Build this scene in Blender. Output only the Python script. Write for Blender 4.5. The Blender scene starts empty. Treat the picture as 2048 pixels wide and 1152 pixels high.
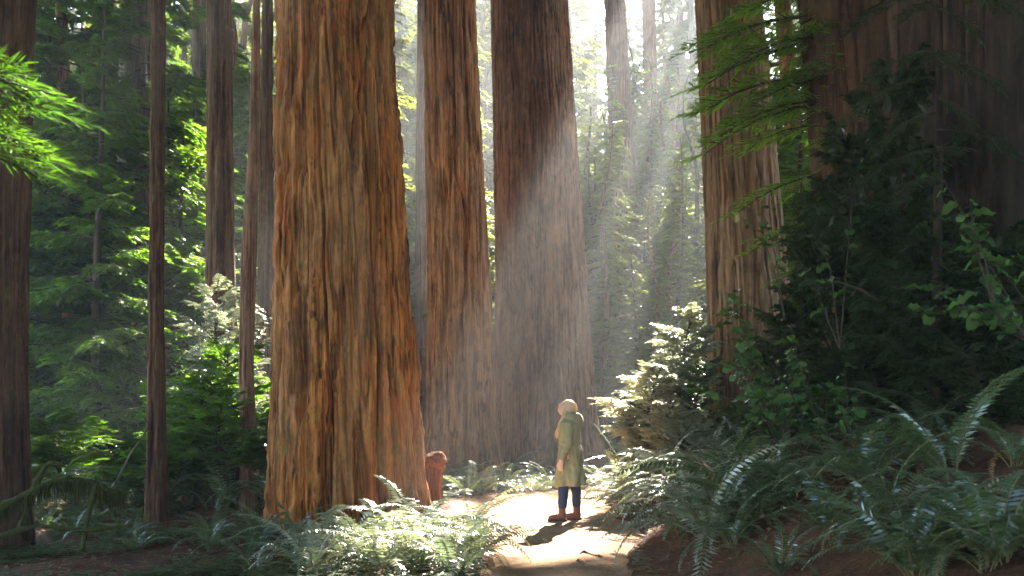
import bpy, math, random
import numpy as np
from math import sin, cos, pi, radians, sqrt
from mathutils import Vector, Matrix, Euler

SC = bpy.context.scene
COL = SC.collection
RNG = np.random.default_rng(11)
random.seed(5)

# ------------------------------------------------------------------ camera, light, exposure
F = 1990.0            # focal length in pixels of the 2048 wide photograph
CH = 1.65             # camera height
HOR = 800.0           # row of the horizon
SUN = np.array([0.262, 1.0, 0.715]); SUN /= np.linalg.norm(SUN)

cam = bpy.data.cameras.new('camera'); camo = bpy.data.objects.new('camera', cam); COL.objects.link(camo)
camo.location = (0, 0, CH); camo.rotation_euler = (radians(90), 0, 0)
cam.sensor_width = 36; cam.lens = 36*F/2048; cam.shift_y = (HOR-576)/2048
cam.clip_start = 0.1; cam.clip_end = 1000
cam.dof.use_dof = True; cam.dof.focus_distance = 14.5; cam.dof.aperture_fstop = 3.2
SC.camera = camo

w = bpy.data.worlds.new('World'); SC.world = w; w.use_nodes = True
nt = w.node_tree; bg = nt.nodes['Background']
sky = nt.nodes.new('ShaderNodeTexSky'); sky.sky_type = 'NISHITA'; sky.sun_disc = False
sky.sun_elevation = math.asin(SUN[2]); sky.sun_rotation = math.atan2(SUN[0], SUN[1])
sky.altitude = 50; sky.air_density = 1.0; sky.dust_density = 0.4; sky.ozone_density = 1.0
nt.links.new(sky.outputs[0], bg.inputs[0]); bg.inputs[1].default_value = 0.13

sl = bpy.data.lights.new('sun', 'SUN'); so = bpy.data.objects.new('sun', sl); COL.objects.link(so)
sl.energy = 5.0; sl.angle = radians(0.53); sl.color = (1.0, 0.93, 0.82)
so.rotation_euler = Vector(SUN).to_track_quat('Z', 'Y').to_euler(); so.location = (10, 40, 50)

SC.view_settings.view_transform = 'Standard'; SC.view_settings.look = 'None'
SC.view_settings.gamma = 1; SC.view_settings.use_curve_mapping = False
SC.view_settings.exposure = 3.8
SC.render.engine = 'CYCLES'
cy = SC.cycles
cy.adaptive_threshold = 0.004; cy.use_denoising = True; cy.denoising_prefilter = 'ACCURATE'; cy.denoising_input_passes = 'RGB_ALBEDO_NORMAL'
cy.max_bounces = 8; cy.diffuse_bounces = 4; cy.glossy_bounces = 2; cy.transmission_bounces = 6
cy.volume_bounces = 0; cy.transparent_max_bounces = 6
cy.sample_clamp_indirect = 4; cy.caustics_reflective = False; cy.caustics_refractive = False

# ------------------------------------------------------------------ helpers
def px(x, y, Y):
    """world point seen at pixel x, y of the 2048 x 1152 photograph at distance Y"""
    return np.array([(x-1024)/F*Y, Y, CH-(y-HOR)/F*Y])

def _hash(ix, iy, iz, seed):
    h = (ix.astype(np.int64)*374761393 + iy.astype(np.int64)*668265263 + iz.astype(np.int64)*2147483647 + seed*1274126177) & 0xffffffff
    h = ((h ^ (h >> 13))*1274126177) & 0xffffffff
    h = ((h ^ (h >> 16))*2246822519) & 0xffffffff
    return ((h ^ (h >> 15)) & 0xffff)/65535.0*2-1

def noise(x, y, z, seed=0):
    """value noise, vectorised, -1..1"""
    x = np.asarray(x, float); y = np.asarray(y, float); z = np.asarray(z, float)
    x, y, z = np.broadcast_arrays(x, y, z)
    ix, iy, iz = np.floor(x).astype(np.int64), np.floor(y).astype(np.int64), np.floor(z).astype(np.int64)
    fx, fy, fz = x-ix, y-iy, z-iz
    fx = fx*fx*fx*(fx*(fx*6-15)+10); fy = fy*fy*fy*(fy*(fy*6-15)+10); fz = fz*fz*fz*(fz*(fz*6-15)+10)
    r = 0
    for dx in (0, 1):
        wx = fx if dx else 1-fx
        for dy in (0, 1):
            wy = fy if dy else 1-fy
            for dz in (0, 1):
                wz = fz if dz else 1-fz
                r = r + wx*wy*wz*_hash(ix+dx, iy+dy, iz+dz, seed)
    return r

def fbm(x, y, z, o=4, seed=0):
    r = 0; a = 1; s = 0
    for k in range(o):
        r = r + a*noise(x*2**k, y*2**k, z*2**k, seed+k*7); s += a; a *= .5
    return r/s

def sstep(a, b, x):
    t = np.clip((x-a)/(b-a), 0, 1); return t*t*(3-2*t)

class MB:
    """collects vertices and faces as arrays and links them as one mesh"""
    def __init__(self): self.v = []; self.f = []; self.n = 0; self.mi = []; self.var = []
    def add(self, v, f, mi=0, var=None):
        v = np.asarray(v, float).reshape(-1, 3); f = np.asarray(f, np.int64)
        if not len(f): return
        self.v.append(v); self.f.append(f+self.n); self.n += len(v)
        self.mi.append(np.full(len(f), mi)); self.var.append(np.full(len(f), .5) if var is None else np.broadcast_to(var, (len(f),)))
    def quads(self, q, mi=0, var=None):
        q = np.asarray(q, float); m = len(q)
        if m == 0: return
        self.add(q.reshape(-1, 3), np.arange(m*4).reshape(m, 4), mi, RNG.random(m) if var is None else var)
    def mesh(self, name, mats, smooth=False):
        me = bpy.data.meshes.new(name)
        v = np.concatenate(self.v)
        me.vertices.add(len(v)); me.vertices.foreach_set('co', v.astype(np.float32).ravel())
        tot = np.concatenate([np.full(len(f), f.shape[1]) for f in self.f])
        loops = np.concatenate([f.ravel() for f in self.f])
        me.loops.add(len(loops)); me.loops.foreach_set('vertex_index', loops.astype(np.int32))
        me.polygons.add(len(tot))
        st = np.concatenate([[0], np.cumsum(tot)[:-1]])
        me.polygons.foreach_set('loop_start', st.astype(np.int32)); me.polygons.foreach_set('loop_total', tot.astype(np.int32))
        for m in (mats if isinstance(mats, (list, tuple)) else [mats]): me.materials.append(m)
        me.polygons.foreach_set('material_index', np.concatenate(self.mi).astype(np.int32))
        me.update(calc_edges=True)
        at = me.attributes.new('var', 'FLOAT', 'FACE'); at.data.foreach_set('value', np.concatenate(self.var).astype(np.float32))
        me.polygons.foreach_set('use_smooth', np.full(len(tot), bool(smooth)))
        me.update()
        return me

def link(name, me, parent=None, loc=(0, 0, 0), rot=(0, 0, 0), sc=1.0):
    o = bpy.data.objects.new(name, me); COL.objects.link(o)
    o.location = [float(a) for a in loc]; o.rotation_euler = [float(a) for a in rot]
    o.scale = (sc, sc, sc) if np.isscalar(sc) else sc
    if parent: o.parent = parent
    return o
def tag(o, label=None, cat=None, group=None, kind=None):
    if label: o['label'] = label
    if cat: o['category'] = cat
    if group: o['group'] = group
    if kind: o['kind'] = kind
    return o
def empty(name, loc=(0, 0, 0), rot=(0, 0, 0), sc=1.0):
    return link(name, None, None, loc, rot, sc)

def tube(pts, rad, sides=6, cap=True):
    pts = np.asarray(pts, float); n = len(pts); rad = np.broadcast_to(np.asarray(rad, float), (n,))
    tg = np.gradient(pts, axis=0); tg /= np.linalg.norm(tg, axis=1)[:, None]+1e-9
    up = np.array([0, 0, 1.]) if abs(tg[0][2]) < .9 else np.array([1., 0, 0])
    vs = []
    a0 = np.cross(tg[0], up); a0 /= np.linalg.norm(a0)
    th = np.arange(sides)/sides*2*pi
    for i in range(n):
        a0 = a0-tg[i]*np.dot(a0, tg[i]); a0 /= np.linalg.norm(a0)+1e-9
        b = np.cross(tg[i], a0)
        vs.append(pts[i]+rad[i]*(np.cos(th)[:, None]*a0+np.sin(th)[:, None]*b))
    v = np.concatenate(vs)
    i = np.arange(n-1)[:, None]*sides; j = np.arange(sides)[None]; k = (j+1) % sides
    f = np.stack([i+j, i+k, i+sides+k, i+sides+j], -1).reshape(-1, 4)
    return v, f

def grid_faces(nu, nv, wrap_u=False):
    i = np.arange(nv-1)[:, None]*nu; m = nu if wrap_u else nu-1
    j = np.arange(m)[None]; k = (j+1) % nu
    return np.stack([i+j, i+k, i+nu+k, i+nu+j], -1).reshape(-1, 4)

# ------------------------------------------------------------------ materials
def mat(name):
    m = bpy.data.materials.new(name); m.use_nodes = True
    nt = m.node_tree
    return m, nt, nt.nodes['Principled BSDF']
def N(nt, t, **kw):
    n = nt.nodes.new('ShaderNode'+t)
    for k, v in kw.items():
        if k in n.inputs.keys(): n.inputs[k].default_value = v
        else: setattr(n, k, v)
    return n
def ramp(nt, stops):
    r = nt.nodes.new('ShaderNodeValToRGB'); e = r.color_ramp.elements
    while len(e) < len(stops): e.new(0.5)
    for q, (p, c) in zip(e, stops): q.position = p; q.color = (*c, 1)
    return r
def coords(nt, scale, obj=True, loc=(0, 0, 0)):
    t = N(nt, 'TexCoord'); m = N(nt, 'Mapping'); m.inputs['Scale'].default_value = scale; m.inputs['Location'].default_value = loc
    nt.links.new(t.outputs['Object' if obj else 'Generated'], m.inputs[0]); return m.outputs[0]
def noi(nt, vec, scale, detail=4, rough=.6, dist=0):
    n = N(nt, 'TexNoise', Scale=scale, Detail=detail, Roughness=rough, Distortion=dist)
    nt.links.new(vec, n.inputs['Vector']); return n.outputs['Fac']
def mix(nt, f, a, b, mode='MIX'):
    m = nt.nodes.new('ShaderNodeMix'); m.data_type = 'RGBA'; m.blend_type = mode
    for s, v in ((0, f), (6, a), (7, b)):
        if hasattr(v, 'is_linked') or hasattr(v, 'links'): nt.links.new(v, m.inputs[s])
        else: m.inputs[s].default_value = v if s == 0 else (*v, 1)
    return m.outputs[2]

def bark(name, c1, c2, c3, moss=0.0, scale=1.0, bump=.6, c4=(.30, .25, .18), red=None):
    m, nt, b = mat(name)
    v = coords(nt, (16*scale, 16*scale, .5*scale))
    v2 = coords(nt, (60*scale, 60*scale, 4.5*scale))
    v3 = coords(nt, (1.6, 1.6, .35))
    v4 = coords(nt, (9, 9, 5))
    n1 = noi(nt, v, 1, 6, .65, .4); n2 = noi(nt, v2, 1, 7, .75); n3 = noi(nt, v3, 1, 4, .6, .5); n4 = noi(nt, v4, 1, 5, .65)
    r1 = ramp(nt, [(.39, c1), (.51, c2), (.66, c3)]); nt.links.new(n1, r1.inputs[0])
    r3 = ramp(nt, [(.42, (0, 0, 0)), (.62, (1, 1, 1))]); nt.links.new(n3, r3.inputs[0])
    c = mix(nt, r3.outputs[0], r1.outputs[0], c4)
    mm = N(nt, 'Math', operation='MULTIPLY'); nt.links.new(r3.outputs[0], mm.inputs[0]); mm.inputs[1].default_value = .5
    c = mix(nt, mm.outputs[0], r1.outputs[0], c4)
    r2 = ramp(nt, [(.25, (.30, .28, .26)), (.72, (1.35, 1.3, 1.25))]); nt.links.new(n2, r2.inputs[0])
    c = mix(nt, .75, c, r2.outputs[0], 'MULTIPLY')
    if moss > 0:
        r4 = ramp(nt, [(.62-.3*moss, (0, 0, 0)), (.80-.25*moss, (1, 1, 1))]); nt.links.new(n4, r4.inputs[0])
        g = N(nt, 'Math', operation='MULTIPLY'); nt.links.new(r4.outputs[0], g.inputs[0]); g.inputs[1].default_value = .75
        c = mix(nt, g.outputs[0], c, (.15, .15, .028))
    v5 = coords(nt, (2.6, 2.6, 1.1), True, (7, 3, 1)); n5 = noi(nt, v5, 1, 7, .7, .8)
    r5 = ramp(nt, [(.35, (.55, .50, .48)), (.5, (1, 1, 1)), (.68, (1.25, 1.05, .92))]); nt.links.new(n5, r5.inputs[0])
    c = mix(nt, 1.0, c, r5.outputs[0], 'MULTIPLY')
    if red:
        v6 = coords(nt, (3.2, 3.2, .8), True, (1, 9, 4)); n6 = noi(nt, v6, 1, 5, .65, .5)
        r6 = ramp(nt, [(.56, (0, 0, 0)), (.68, (.7, .7, .7))]); nt.links.new(n6, r6.inputs[0])
        c = mix(nt, r6.outputs[0], c, red)
    nt.links.new(c, b.inputs['Base Color'])
    b.inputs['Roughness'].default_value = .9; b.inputs['Specular IOR Level'].default_value = .2
    bp = N(nt, 'Bump', Strength=bump, Distance=.03)
    ad = N(nt, 'Math', operation='ADD'); nt.links.new(n1, ad.inputs[0]); nt.links.new(n2, ad.inputs[1])
    nt.links.new(ad.outputs[0], bp.inputs['Height']); nt.links.new(bp.outputs[0], b.inputs['Normal'])
    return m

def leafmat(name, c1, c2, tr, rough=.45, trans=.45, spec=.5, autumn=None):
    """leaf: diffuse and sheen plus light coming through; colour varies by leaf and by plant"""
    m, nt, b = mat(name)
    at = N(nt, 'Attribute', attribute_name='var'); oi = N(nt, 'ObjectInfo')
    c = mix(nt, at.outputs['Fac'], c1, c2)
    r = ramp(nt, [(0, (.62, .7, .62)), (1, (1.3, 1.2, 1.0))]); nt.links.new(oi.outputs['Random'], r.inputs[0])
    c = mix(nt, 1.0, c, r.outputs[0], 'MULTIPLY')
    if autumn:
        rr = ramp(nt, [(autumn[0], (0, 0, 0)), (autumn[0]+.02, (1, 1, 1))]); nt.links.new(at.outputs['Fac'], rr.inputs[0])
        c = mix(nt, rr.outputs[0], c, autumn[1])
    nt.links.new(c, b.inputs['Base Color'])
    b.inputs['Roughness'].default_value = rough; b.inputs['Specular IOR Level'].default_value = spec
    t = N(nt, 'BsdfTranslucent'); tc = mix(nt, 1.0, c, tr, 'MULTIPLY'); nt.links.new(tc, t.inputs[0])
    ms = N(nt, 'MixShader'); ms.inputs[0].default_value = trans
    nt.links.new(b.outputs[0], ms.inputs[1]); nt.links.new(t.outputs[0], ms.inputs[2])
    nt.links.new(ms.outputs[0], nt.nodes['Material Output'].inputs[0])
    return m

def plain(name, c, rough=.8, var=.25, scale=20, bump=.2, spec=.3, c2=None):
    m, nt, b = mat(name)
    v = coords(nt, (1, 1, 1)); n = noi(nt, v, scale, 5, .65)
    lo = tuple(x*(1-var) for x in c); hi = c2 or tuple(min(1, x*(1+var)) for x in c)
    r = ramp(nt, [(.3, lo), (.7, hi)]); nt.links.new(n, r.inputs[0]); nt.links.new(r.outputs[0], b.inputs['Base Color'])
    b.inputs['Roughness'].default_value = rough; b.inputs['Specular IOR Level'].default_value = spec
    bp = N(nt, 'Bump', Strength=bump, Distance=.01); nt.links.new(n, bp.inputs['Height']); nt.links.new(bp.outputs[0], b.inputs['Normal'])
    return m

M = {}
M['bark_main'] = bark('redwood_bark_mossy', (.045, .016, .006), (.38, .135, .03), (.58, .27, .08), moss=.26, c4=(.42, .25, .12), red=(.50, .11, .02))
M['bark_red'] = bark('redwood_bark', (.045, .018, .008), (.36, .145, .05), (.52, .26, .11), moss=.06, c4=(.30, .18, .10), red=(.30, .10, .035))
M['bark_brown'] = bark('redwood_bark_brown', (.045, .022, .013), (.24, .11, .055), (.37, .195, .115), moss=0, c4=(.26, .165, .10))
M['bark_grey'] = bark('grey_bark', (.05, .035, .025), (.15, .11, .08), (.24, .19, .15), moss=.2, c4=(.2, .18, .15))
M['bark_dark'] = bark('dark_bark', (.012, .008, .005), (.045, .026, .015), (.085, .05, .03), moss=0, c4=(.06, .05, .035))  # even, very dark bark tone with no moss mixed in
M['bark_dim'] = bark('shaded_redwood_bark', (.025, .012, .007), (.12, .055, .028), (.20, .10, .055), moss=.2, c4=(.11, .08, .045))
M['bark_warm'] = bark('warm_grey_bark', (.05, .028, .015), (.21, .12, .065), (.31, .20, .12), moss=.18, c4=(.25, .17, .10))
M['bark_thin'] = bark('thin_bark', (.09, .04, .025), (.20, .10, .06), (.30, .18, .12), moss=.2, scale=2, bump=.4, c4=(.25, .18, .13))
M['twig'] = plain('twig_brown', (.055, .038, .024), .9)
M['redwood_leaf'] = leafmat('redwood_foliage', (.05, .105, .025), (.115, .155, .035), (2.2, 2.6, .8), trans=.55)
M['added_canopy_leaf'] = leafmat('added_canopy_foliage', (.035, .07, .02), (.07, .11, .03), (1.2, 1.4, .6), trans=.3)
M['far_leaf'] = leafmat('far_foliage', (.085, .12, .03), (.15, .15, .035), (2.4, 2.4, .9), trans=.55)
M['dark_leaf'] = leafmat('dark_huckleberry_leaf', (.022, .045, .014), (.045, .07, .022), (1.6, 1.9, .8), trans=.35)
M['spray_leaf'] = leafmat('spray_leaf', (.04, .085, .015), (.07, .12, .02), (1.6, 2.0, .6), trans=.5)
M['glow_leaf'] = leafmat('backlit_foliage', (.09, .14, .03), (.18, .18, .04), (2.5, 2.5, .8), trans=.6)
M['fresh_leaf'] = leafmat('fresh_foliage', (.10, .18, .03), (.16, .24, .045), (2.0, 2.3, .7), trans=.5)
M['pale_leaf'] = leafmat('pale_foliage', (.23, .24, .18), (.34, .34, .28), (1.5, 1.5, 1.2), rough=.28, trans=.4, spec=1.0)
M['fern'] = leafmat('fern_green', (.05, .09, .035), (.09, .125, .06), (1.4, 1.6, .9), rough=.3, trans=.3, spec=1.0)  # green darkened for the ferns in shade; lit ones get a paler copy
M['fern_dead'] = leafmat('fern_dead', (.16, .08, .035), (.24, .13, .06), (1.3, 1.1, .8), rough=.7, trans=.25)
M['shrub_leaf'] = leafmat('shrub_leaf', (.06, .12, .05), (.10, .16, .07), (1.7, 2.2, .8), rough=.25, trans=.35, spec=1.0)
M['cover'] = leafmat('ground_cover', (.06, .11, .03), (.10, .14, .04), (1.6, 1.8, .8), autumn=(.86, (.25, .12, .04)))
M['litter'] = leafmat('leaf_litter', (.17, .075, .03), (.30, .17, .08), (1.1, 1., .8), rough=.8, trans=.15)
M['moss'] = plain('moss', (.05, .055, .014), .95, .6, 60, .9, .1)

# ------------------------------------------------------------------ terrain
_Y = [0, 6, 9.3, 10.5, 11.9, 14, 16, 17.5, 19, 21, 24, 30]
_C = [.3, .35, .42, .50, .58, .30, .25, .60, 1.4, 2.6, 4.6, 9.0]
_W = [.6, .6, .64, .76, .98, 1.20, 1.25, 1.15, .95, .8, .8, .8]
_E = [1.0, 1.05, 1.1, 1.3, 1.55, 1.7, 1.75, 2.0, 2.5, 3.4, 5.0, 8.0]
def H(x, y):
    x = np.asarray(x, float); y = np.asarray(y, float)
    c = np.interp(y, _Y, _C); w_ = np.interp(y, _Y, _W); e = np.interp(y, _Y, _E)
    d = np.maximum(0, x-e)
    bank = 2.3*(1-np.exp(-d*.75/2.3))*(1-.65*sstep(20, 34, y))
    left = -.10*sstep(-1.2, -3.0, x)-.05*sstep(-4, -7, x)+.5*sstep(-9, -30, x)
    far = -.45*sstep(15, 27, y)+.9*sstep(45, 110, y)
    d2 = np.abs(x-c)/w_
    und = .07*fbm(x*.5, y*.5, 0, 3, 3)*sstep(.9, 1.8, d2)+.05*fbm(x*2, y*2, 0, 3, 9)*sstep(.8, 1.4, d2)+.012*fbm(x*3, y*3, 5, 3, 4)
    berm = .05*np.exp(-((d2-1.12)/.18)**2)
    return bank+left+far+und+berm

def nonuni(a, b, c, d, fine, coarse):
    m = np.arange(b, c, fine)
    lo = []; s = fine; t = b
    while t > a: s = min(s*1.12, coarse); t -= s; lo.append(t)
    hi = []; s = fine; t = c
    while t < d: s = min(s*1.10, coarse); t += s; hi.append(t)
    return np.array(lo[::-1]+list(m)+hi)
gm, nt, b = mat('forest_floor')
v = coords(nt, (1, 1, 1))
n1 = noi(nt, v, 2.2, 8, .7, .3); n2 = noi(nt, v, 34, 6, .7, .6); n3 = noi(nt, v, 120, 3, .6)
r1 = ramp(nt, [(.3, (.06, .032, .018)), (.5, (.13, .06, .028)), (.62, (.22, .11, .05)), (.75, (.09, .10, .03))]); nt.links.new(n2, r1.inputs[0])
r2 = ramp(nt, [(.35, (.5, .5, .5)), (.7, (1.2, 1.1, 1.0))]); nt.links.new(n1, r2.inputs[0])
nt.links.new(mix(nt, 1.0, r1.outputs[0], r2.outputs[0], 'MULTIPLY'), b.inputs['Base Color'])
b.inputs['Roughness'].default_value = .95; b.inputs['Specular IOR Level'].default_value = .15
bp = N(nt, 'Bump', Strength=.9, Distance=.05); nt.links.new(n2, bp.inputs['Height']); nt.links.new(bp.outputs[0], b.inputs['Normal'])
xs = nonuni(-90, -6, 7, 90, .09, 3.0); ys = nonuni(-12, 7, 23, 150, .09, 3.0)
X, Yg = np.meshgrid(xs, ys)
Zg = H(X, Yg)-.05*sstep(.98, .82, np.abs(X-np.interp(Yg, _Y, _C))/np.interp(Yg, _Y, _W))*(Yg < 27)
mb = MB(); mb.add(np.stack([X, Yg, Zg], -1).reshape(-1, 3), grid_faces(len(xs), len(ys)))
tag(link('ground', mb.mesh('ground', gm, True)), 'brown forest floor under the redwoods, rising to a bank beside the path', 'ground', kind='structure')

pm, nt, b = mat('path_dirt')
v = coords(nt, (1, 1, 1))
n1 = noi(nt, v, 1.7, 6, .6, .3); n2 = noi(nt, v, 22, 8, .72); n3 = noi(nt, v, 160, 3, .6)
r1 = ramp(nt, [(.3, (.27, .15, .08)), (.5, (.43, .26, .145)), (.7, (.54, .37, .235))]); nt.links.new(n1, r1.inputs[0])
r2 = ramp(nt, [(.3, (.55, .5, .45)), (.55, (1, 1, 1)), (.8, (1.15, 1.1, 1.05))]); nt.links.new(n2, r2.inputs[0])
nt.links.new(mix(nt, 1.0, r1.outputs[0], r2.outputs[0], 'MULTIPLY'), b.inputs['Base Color'])
b.inputs['Roughness'].default_value = .95; b.inputs['Specular IOR Level'].default_value = .15
bp = N(nt, 'Bump', Strength=.7, Distance=.03); nt.links.new(n2, bp.inputs['Height'])
bp2 = N(nt, 'Bump', Strength=.4, Distance=.008); nt.links.new(n3, bp2.inputs['Height']); nt.links.new(bp.outputs[0], bp2.inputs['Normal'])
nt.links.new(bp2.outputs[0], b.inputs['Normal'])
ys = np.arange(-4, 27, .06); ts = np.linspace(-1, 1, 56)
T, Yg = np.meshgrid(ts, ys)
c = np.interp(Yg, _Y, _C); wd = np.interp(Yg, _Y, _W)
X = c+T*(wd*1.08+.16*fbm(np.sign(T)*9, Yg*1.3, 0, 3, 2))
Z = H(X, Yg)+.014-.05*sstep(.86, 1.0, np.abs(T))+.012*fbm(X*4, Yg*4, 0, 4, 21)-.008*(1-T*T)
mb = MB(); mb.add(np.stack([X, Yg, Z], -1).reshape(-1, 3), grid_faces(len(ts), len(ys)))
tag(link('path', mb.mesh('path', pm, True)), 'trodden dirt path running between the ferns', 'path', kind='structure')

# ------------------------------------------------------------------ trunks
def trunk_mesh(name, keys, m, nth, zfine, dz, top=42, depth=.06, seed=0, flute=.05, k=1.0, buttress=.12, rtop=.45):
    """keys: (z, cx, cy, r); furrowed, fluted stem with buttressed foot, coarse above zfine"""
    keys = sorted(keys); zk = [q[0] for q in keys]
    z0, z1 = zk[0], zk[-1]
    zl = np.concatenate([np.arange(z0, zfine, dz), np.linspace(zfine, top, 24)])
    th = np.arange(nth)/nth*2*pi
    TH, Z = np.meshgrid(th, zl)
    dcx = (keys[-1][1]-keys[0][1])/(z1-z0); dcy = (keys[-1][2]-keys[0][2])/(z1-z0)
    cx = np.interp(Z, zk, [q[1] for q in keys])+np.maximum(0, Z-z1)*dcx*.5
    cyy = np.interp(Z, zk, [q[2] for q in keys])+np.maximum(0, Z-z1)*dcy*.5
    r1 = keys[-1][3]
    R = np.interp(Z, zk, [q[3] for q in keys])
    R = np.where(Z > z1, r1+(r1*rtop-r1)*np.clip((Z-z1)/(top-z1), 0, 1), R)
    r0 = r1
    cxn, cyn = np.cos(TH)*r0, np.sin(TH)*r0
    # sway of the fibres with height
    wob = .012*k**-.5*np.stack([noise(cxn*2.5, cyn*2.5, Z*1.6*k, seed+71), noise(cxn*2.5, cyn*2.5, Z*1.6*k, seed+72)])
    wv = .25*noise(cxn*.8, cyn*.8, Z*.25, seed+50)
    a = TH+wv*.22/max(r0, .2)
    ax, ay = np.cos(a)*r0+wob[0], np.sin(a)*r0+wob[1]
    fl = flute*(noise(ax*1.3/r0, ay*1.3/r0, Z*.05, seed)+.6*noise(ax*2.7/r0, ay*2.7/r0, Z*.09, seed+3))*(1+1.2*np.exp(-np.maximum(0, Z-z0)/1.5))
    bt = buttress*np.exp(-np.maximum(0, Z-z0-.15)/.55)*(1+.8*noise(ax*1.9/r0, ay*1.9/r0, 0, seed+8))
    n1 = noise(ax*5.5*k, ay*5.5*k, Z*.24*k, seed+11)+.4*noise(ax*13*k, ay*13*k, Z*.9*k, seed+12)
    n2 = noise(ax*13*k, ay*13*k, Z*.70*k, seed+21)+.35*noise(ax*22*k, ay*22*k, Z*1.3*k, seed+22)
    n3 = noise(ax*26*k, ay*26*k, Z*1.2*k, seed+31)
    n4 = noise(ax*9*k, ay*9*k, Z*9*k, seed+41)
    f1 = np.exp(-(n1/.14)**2); f2 = np.exp(-(n2/.20)**2)
    d = -1.5*depth*f1-.55*depth*f2+.16*depth*n3+.16*depth*n4+  .2*depth*noise(ax*3*k, ay*3*k, Z*1.2*k, seed+61)
    RR = R*(1+fl)+R*bt+d
    v = np.stack([cx+np.cos(TH)*RR, cyy+np.sin(TH)*RR, Z], -1).reshape(-1, 3)
    mb = MB(); mb.add(v, grid_faces(nth, len(zl), True))
    return mb.mesh(name, m, True)

def keys_px(Y, rows, z0, flare=1.12):
    """rows: (py, left px, right px)"""
    ks = []
    for py, l, r in rows:
        ks.append((CH-(py-HOR)/F*Y, ((l+r)/2-1024)/F*Y, Y, (r-l)/2/F*Y))
    ks.sort()
    k0 = ks[0]
    if z0 < k0[0]-.02: ks.insert(0, (z0, k0[1], Y, k0[3]*flare))
    return ks

def big_tree(name, label, Y, rows, m, nth, zfine, dz, group=None, base=None, **kw):
    z0 = -.9 if base is None else base
    ks = keys_px(Y, rows, z0)
    x0, y0 = ks[0][1], ks[0][2]
    ks = [(z-z0, x-x0, y-y0, r) for z, x, y, r in ks]
    e = empty(name, (x0, y0, z0)); tag(e, label, 'tree', group)
    kw.setdefault('top', 44)
    link('trunk', trunk_mesh('trunk', ks, m, nth, zfine-z0, dz, **kw), e)
    return e, x0, y0, z0

def ground_at(pxx, Y): return float(H((pxx-1024)/F*Y, Y))-.25

T1 = big_tree('redwood_tree', 'massive redwood with mossy orange furrowed bark, the thickest trunk, left of the path', 14.0,
    [(1060, 536, 872), (950, 541, 854), (800, 545, 842), (560, 549, 821), (300, 552, 803), (0, 553, 786)],
    M['bark_main'], 560, 7.8, .022, base=-.35, depth=.115, seed=3, flute=.032, buttress=.03)
T2 = big_tree('redwood_tree', 'tall reddish redwood in the middle, between the mossy giant and the fluted double trunk', 26.0,
    [(935, 838, 1012), (850, 850, 1000), (560, 852, 982), (300, 848, 966), (0, 845, 952)],
    M['bark_red'], 260, 13, .045, base=-.75, depth=.075, seed=17, flute=.05, k=.8, buttress=.07)
T3 = big_tree('redwood_tree', 'broad brown fluted redwood crossed by sunbeams, directly behind the person', 29.0,
    [(935, 984, 1202), (850, 990, 1190), (560, 992, 1171), (300, 988, 1155), (0, 982, 1138)],
    M['bark_brown'], 300, 14, .055, base=-.85, depth=.05, seed=29, flute=.085, k=1.7, buttress=.06)
T4 = big_tree('redwood_tree', 'slender hazy redwood inside the sunbeams, seen past the right edge of the broad fluted trunk', 60.0,
    [(840, 1237, 1305), (560, 1228, 1284), (200, 1215, 1262), (0, 1209, 1250)],
    M['bark_brown'], 130, 27, .12, base=-.3, depth=.07, seed=41, k=.9, top=31)
T5 = big_tree('redwood_tree', 'grey brown redwood with green sprays hanging across it, on the bank right of the path', 17.0,
    [(880, 1408, 1610), (700, 1412, 1592), (400, 1405, 1562), (0, 1390, 1524)],
    M['bark_warm'], 260, 9.2, .032, base=.6, depth=.03, seed=53, k=1.5, flute=.06)
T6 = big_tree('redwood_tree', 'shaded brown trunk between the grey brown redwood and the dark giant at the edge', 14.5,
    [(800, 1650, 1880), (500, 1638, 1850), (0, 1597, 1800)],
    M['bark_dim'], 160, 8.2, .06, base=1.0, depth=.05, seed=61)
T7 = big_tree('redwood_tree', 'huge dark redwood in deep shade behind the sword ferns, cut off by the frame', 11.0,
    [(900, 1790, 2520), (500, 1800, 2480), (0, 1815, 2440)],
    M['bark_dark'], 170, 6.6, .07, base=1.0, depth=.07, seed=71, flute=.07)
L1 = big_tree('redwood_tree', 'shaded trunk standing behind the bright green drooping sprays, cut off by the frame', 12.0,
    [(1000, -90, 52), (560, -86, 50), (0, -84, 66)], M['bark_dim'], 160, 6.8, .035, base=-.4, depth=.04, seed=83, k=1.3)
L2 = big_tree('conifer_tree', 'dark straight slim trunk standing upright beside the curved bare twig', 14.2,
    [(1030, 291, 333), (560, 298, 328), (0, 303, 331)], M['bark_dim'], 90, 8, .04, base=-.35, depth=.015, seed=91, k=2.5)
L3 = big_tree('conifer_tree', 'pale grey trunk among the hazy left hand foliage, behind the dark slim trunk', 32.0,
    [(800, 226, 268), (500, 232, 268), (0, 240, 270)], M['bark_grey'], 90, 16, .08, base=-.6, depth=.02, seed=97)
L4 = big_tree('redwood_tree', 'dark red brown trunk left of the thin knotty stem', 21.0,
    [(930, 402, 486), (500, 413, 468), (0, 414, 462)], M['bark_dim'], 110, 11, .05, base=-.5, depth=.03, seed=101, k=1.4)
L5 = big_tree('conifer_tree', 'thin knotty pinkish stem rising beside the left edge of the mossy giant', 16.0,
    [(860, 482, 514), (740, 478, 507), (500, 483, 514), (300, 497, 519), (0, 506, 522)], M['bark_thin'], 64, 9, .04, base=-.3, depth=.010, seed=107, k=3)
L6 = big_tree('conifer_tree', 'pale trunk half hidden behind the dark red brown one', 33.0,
    [(800, 376, 412), (0, 386, 412)], M['bark_grey'], 80, 16, .08, base=-.6, depth=.02, seed=109)
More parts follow.
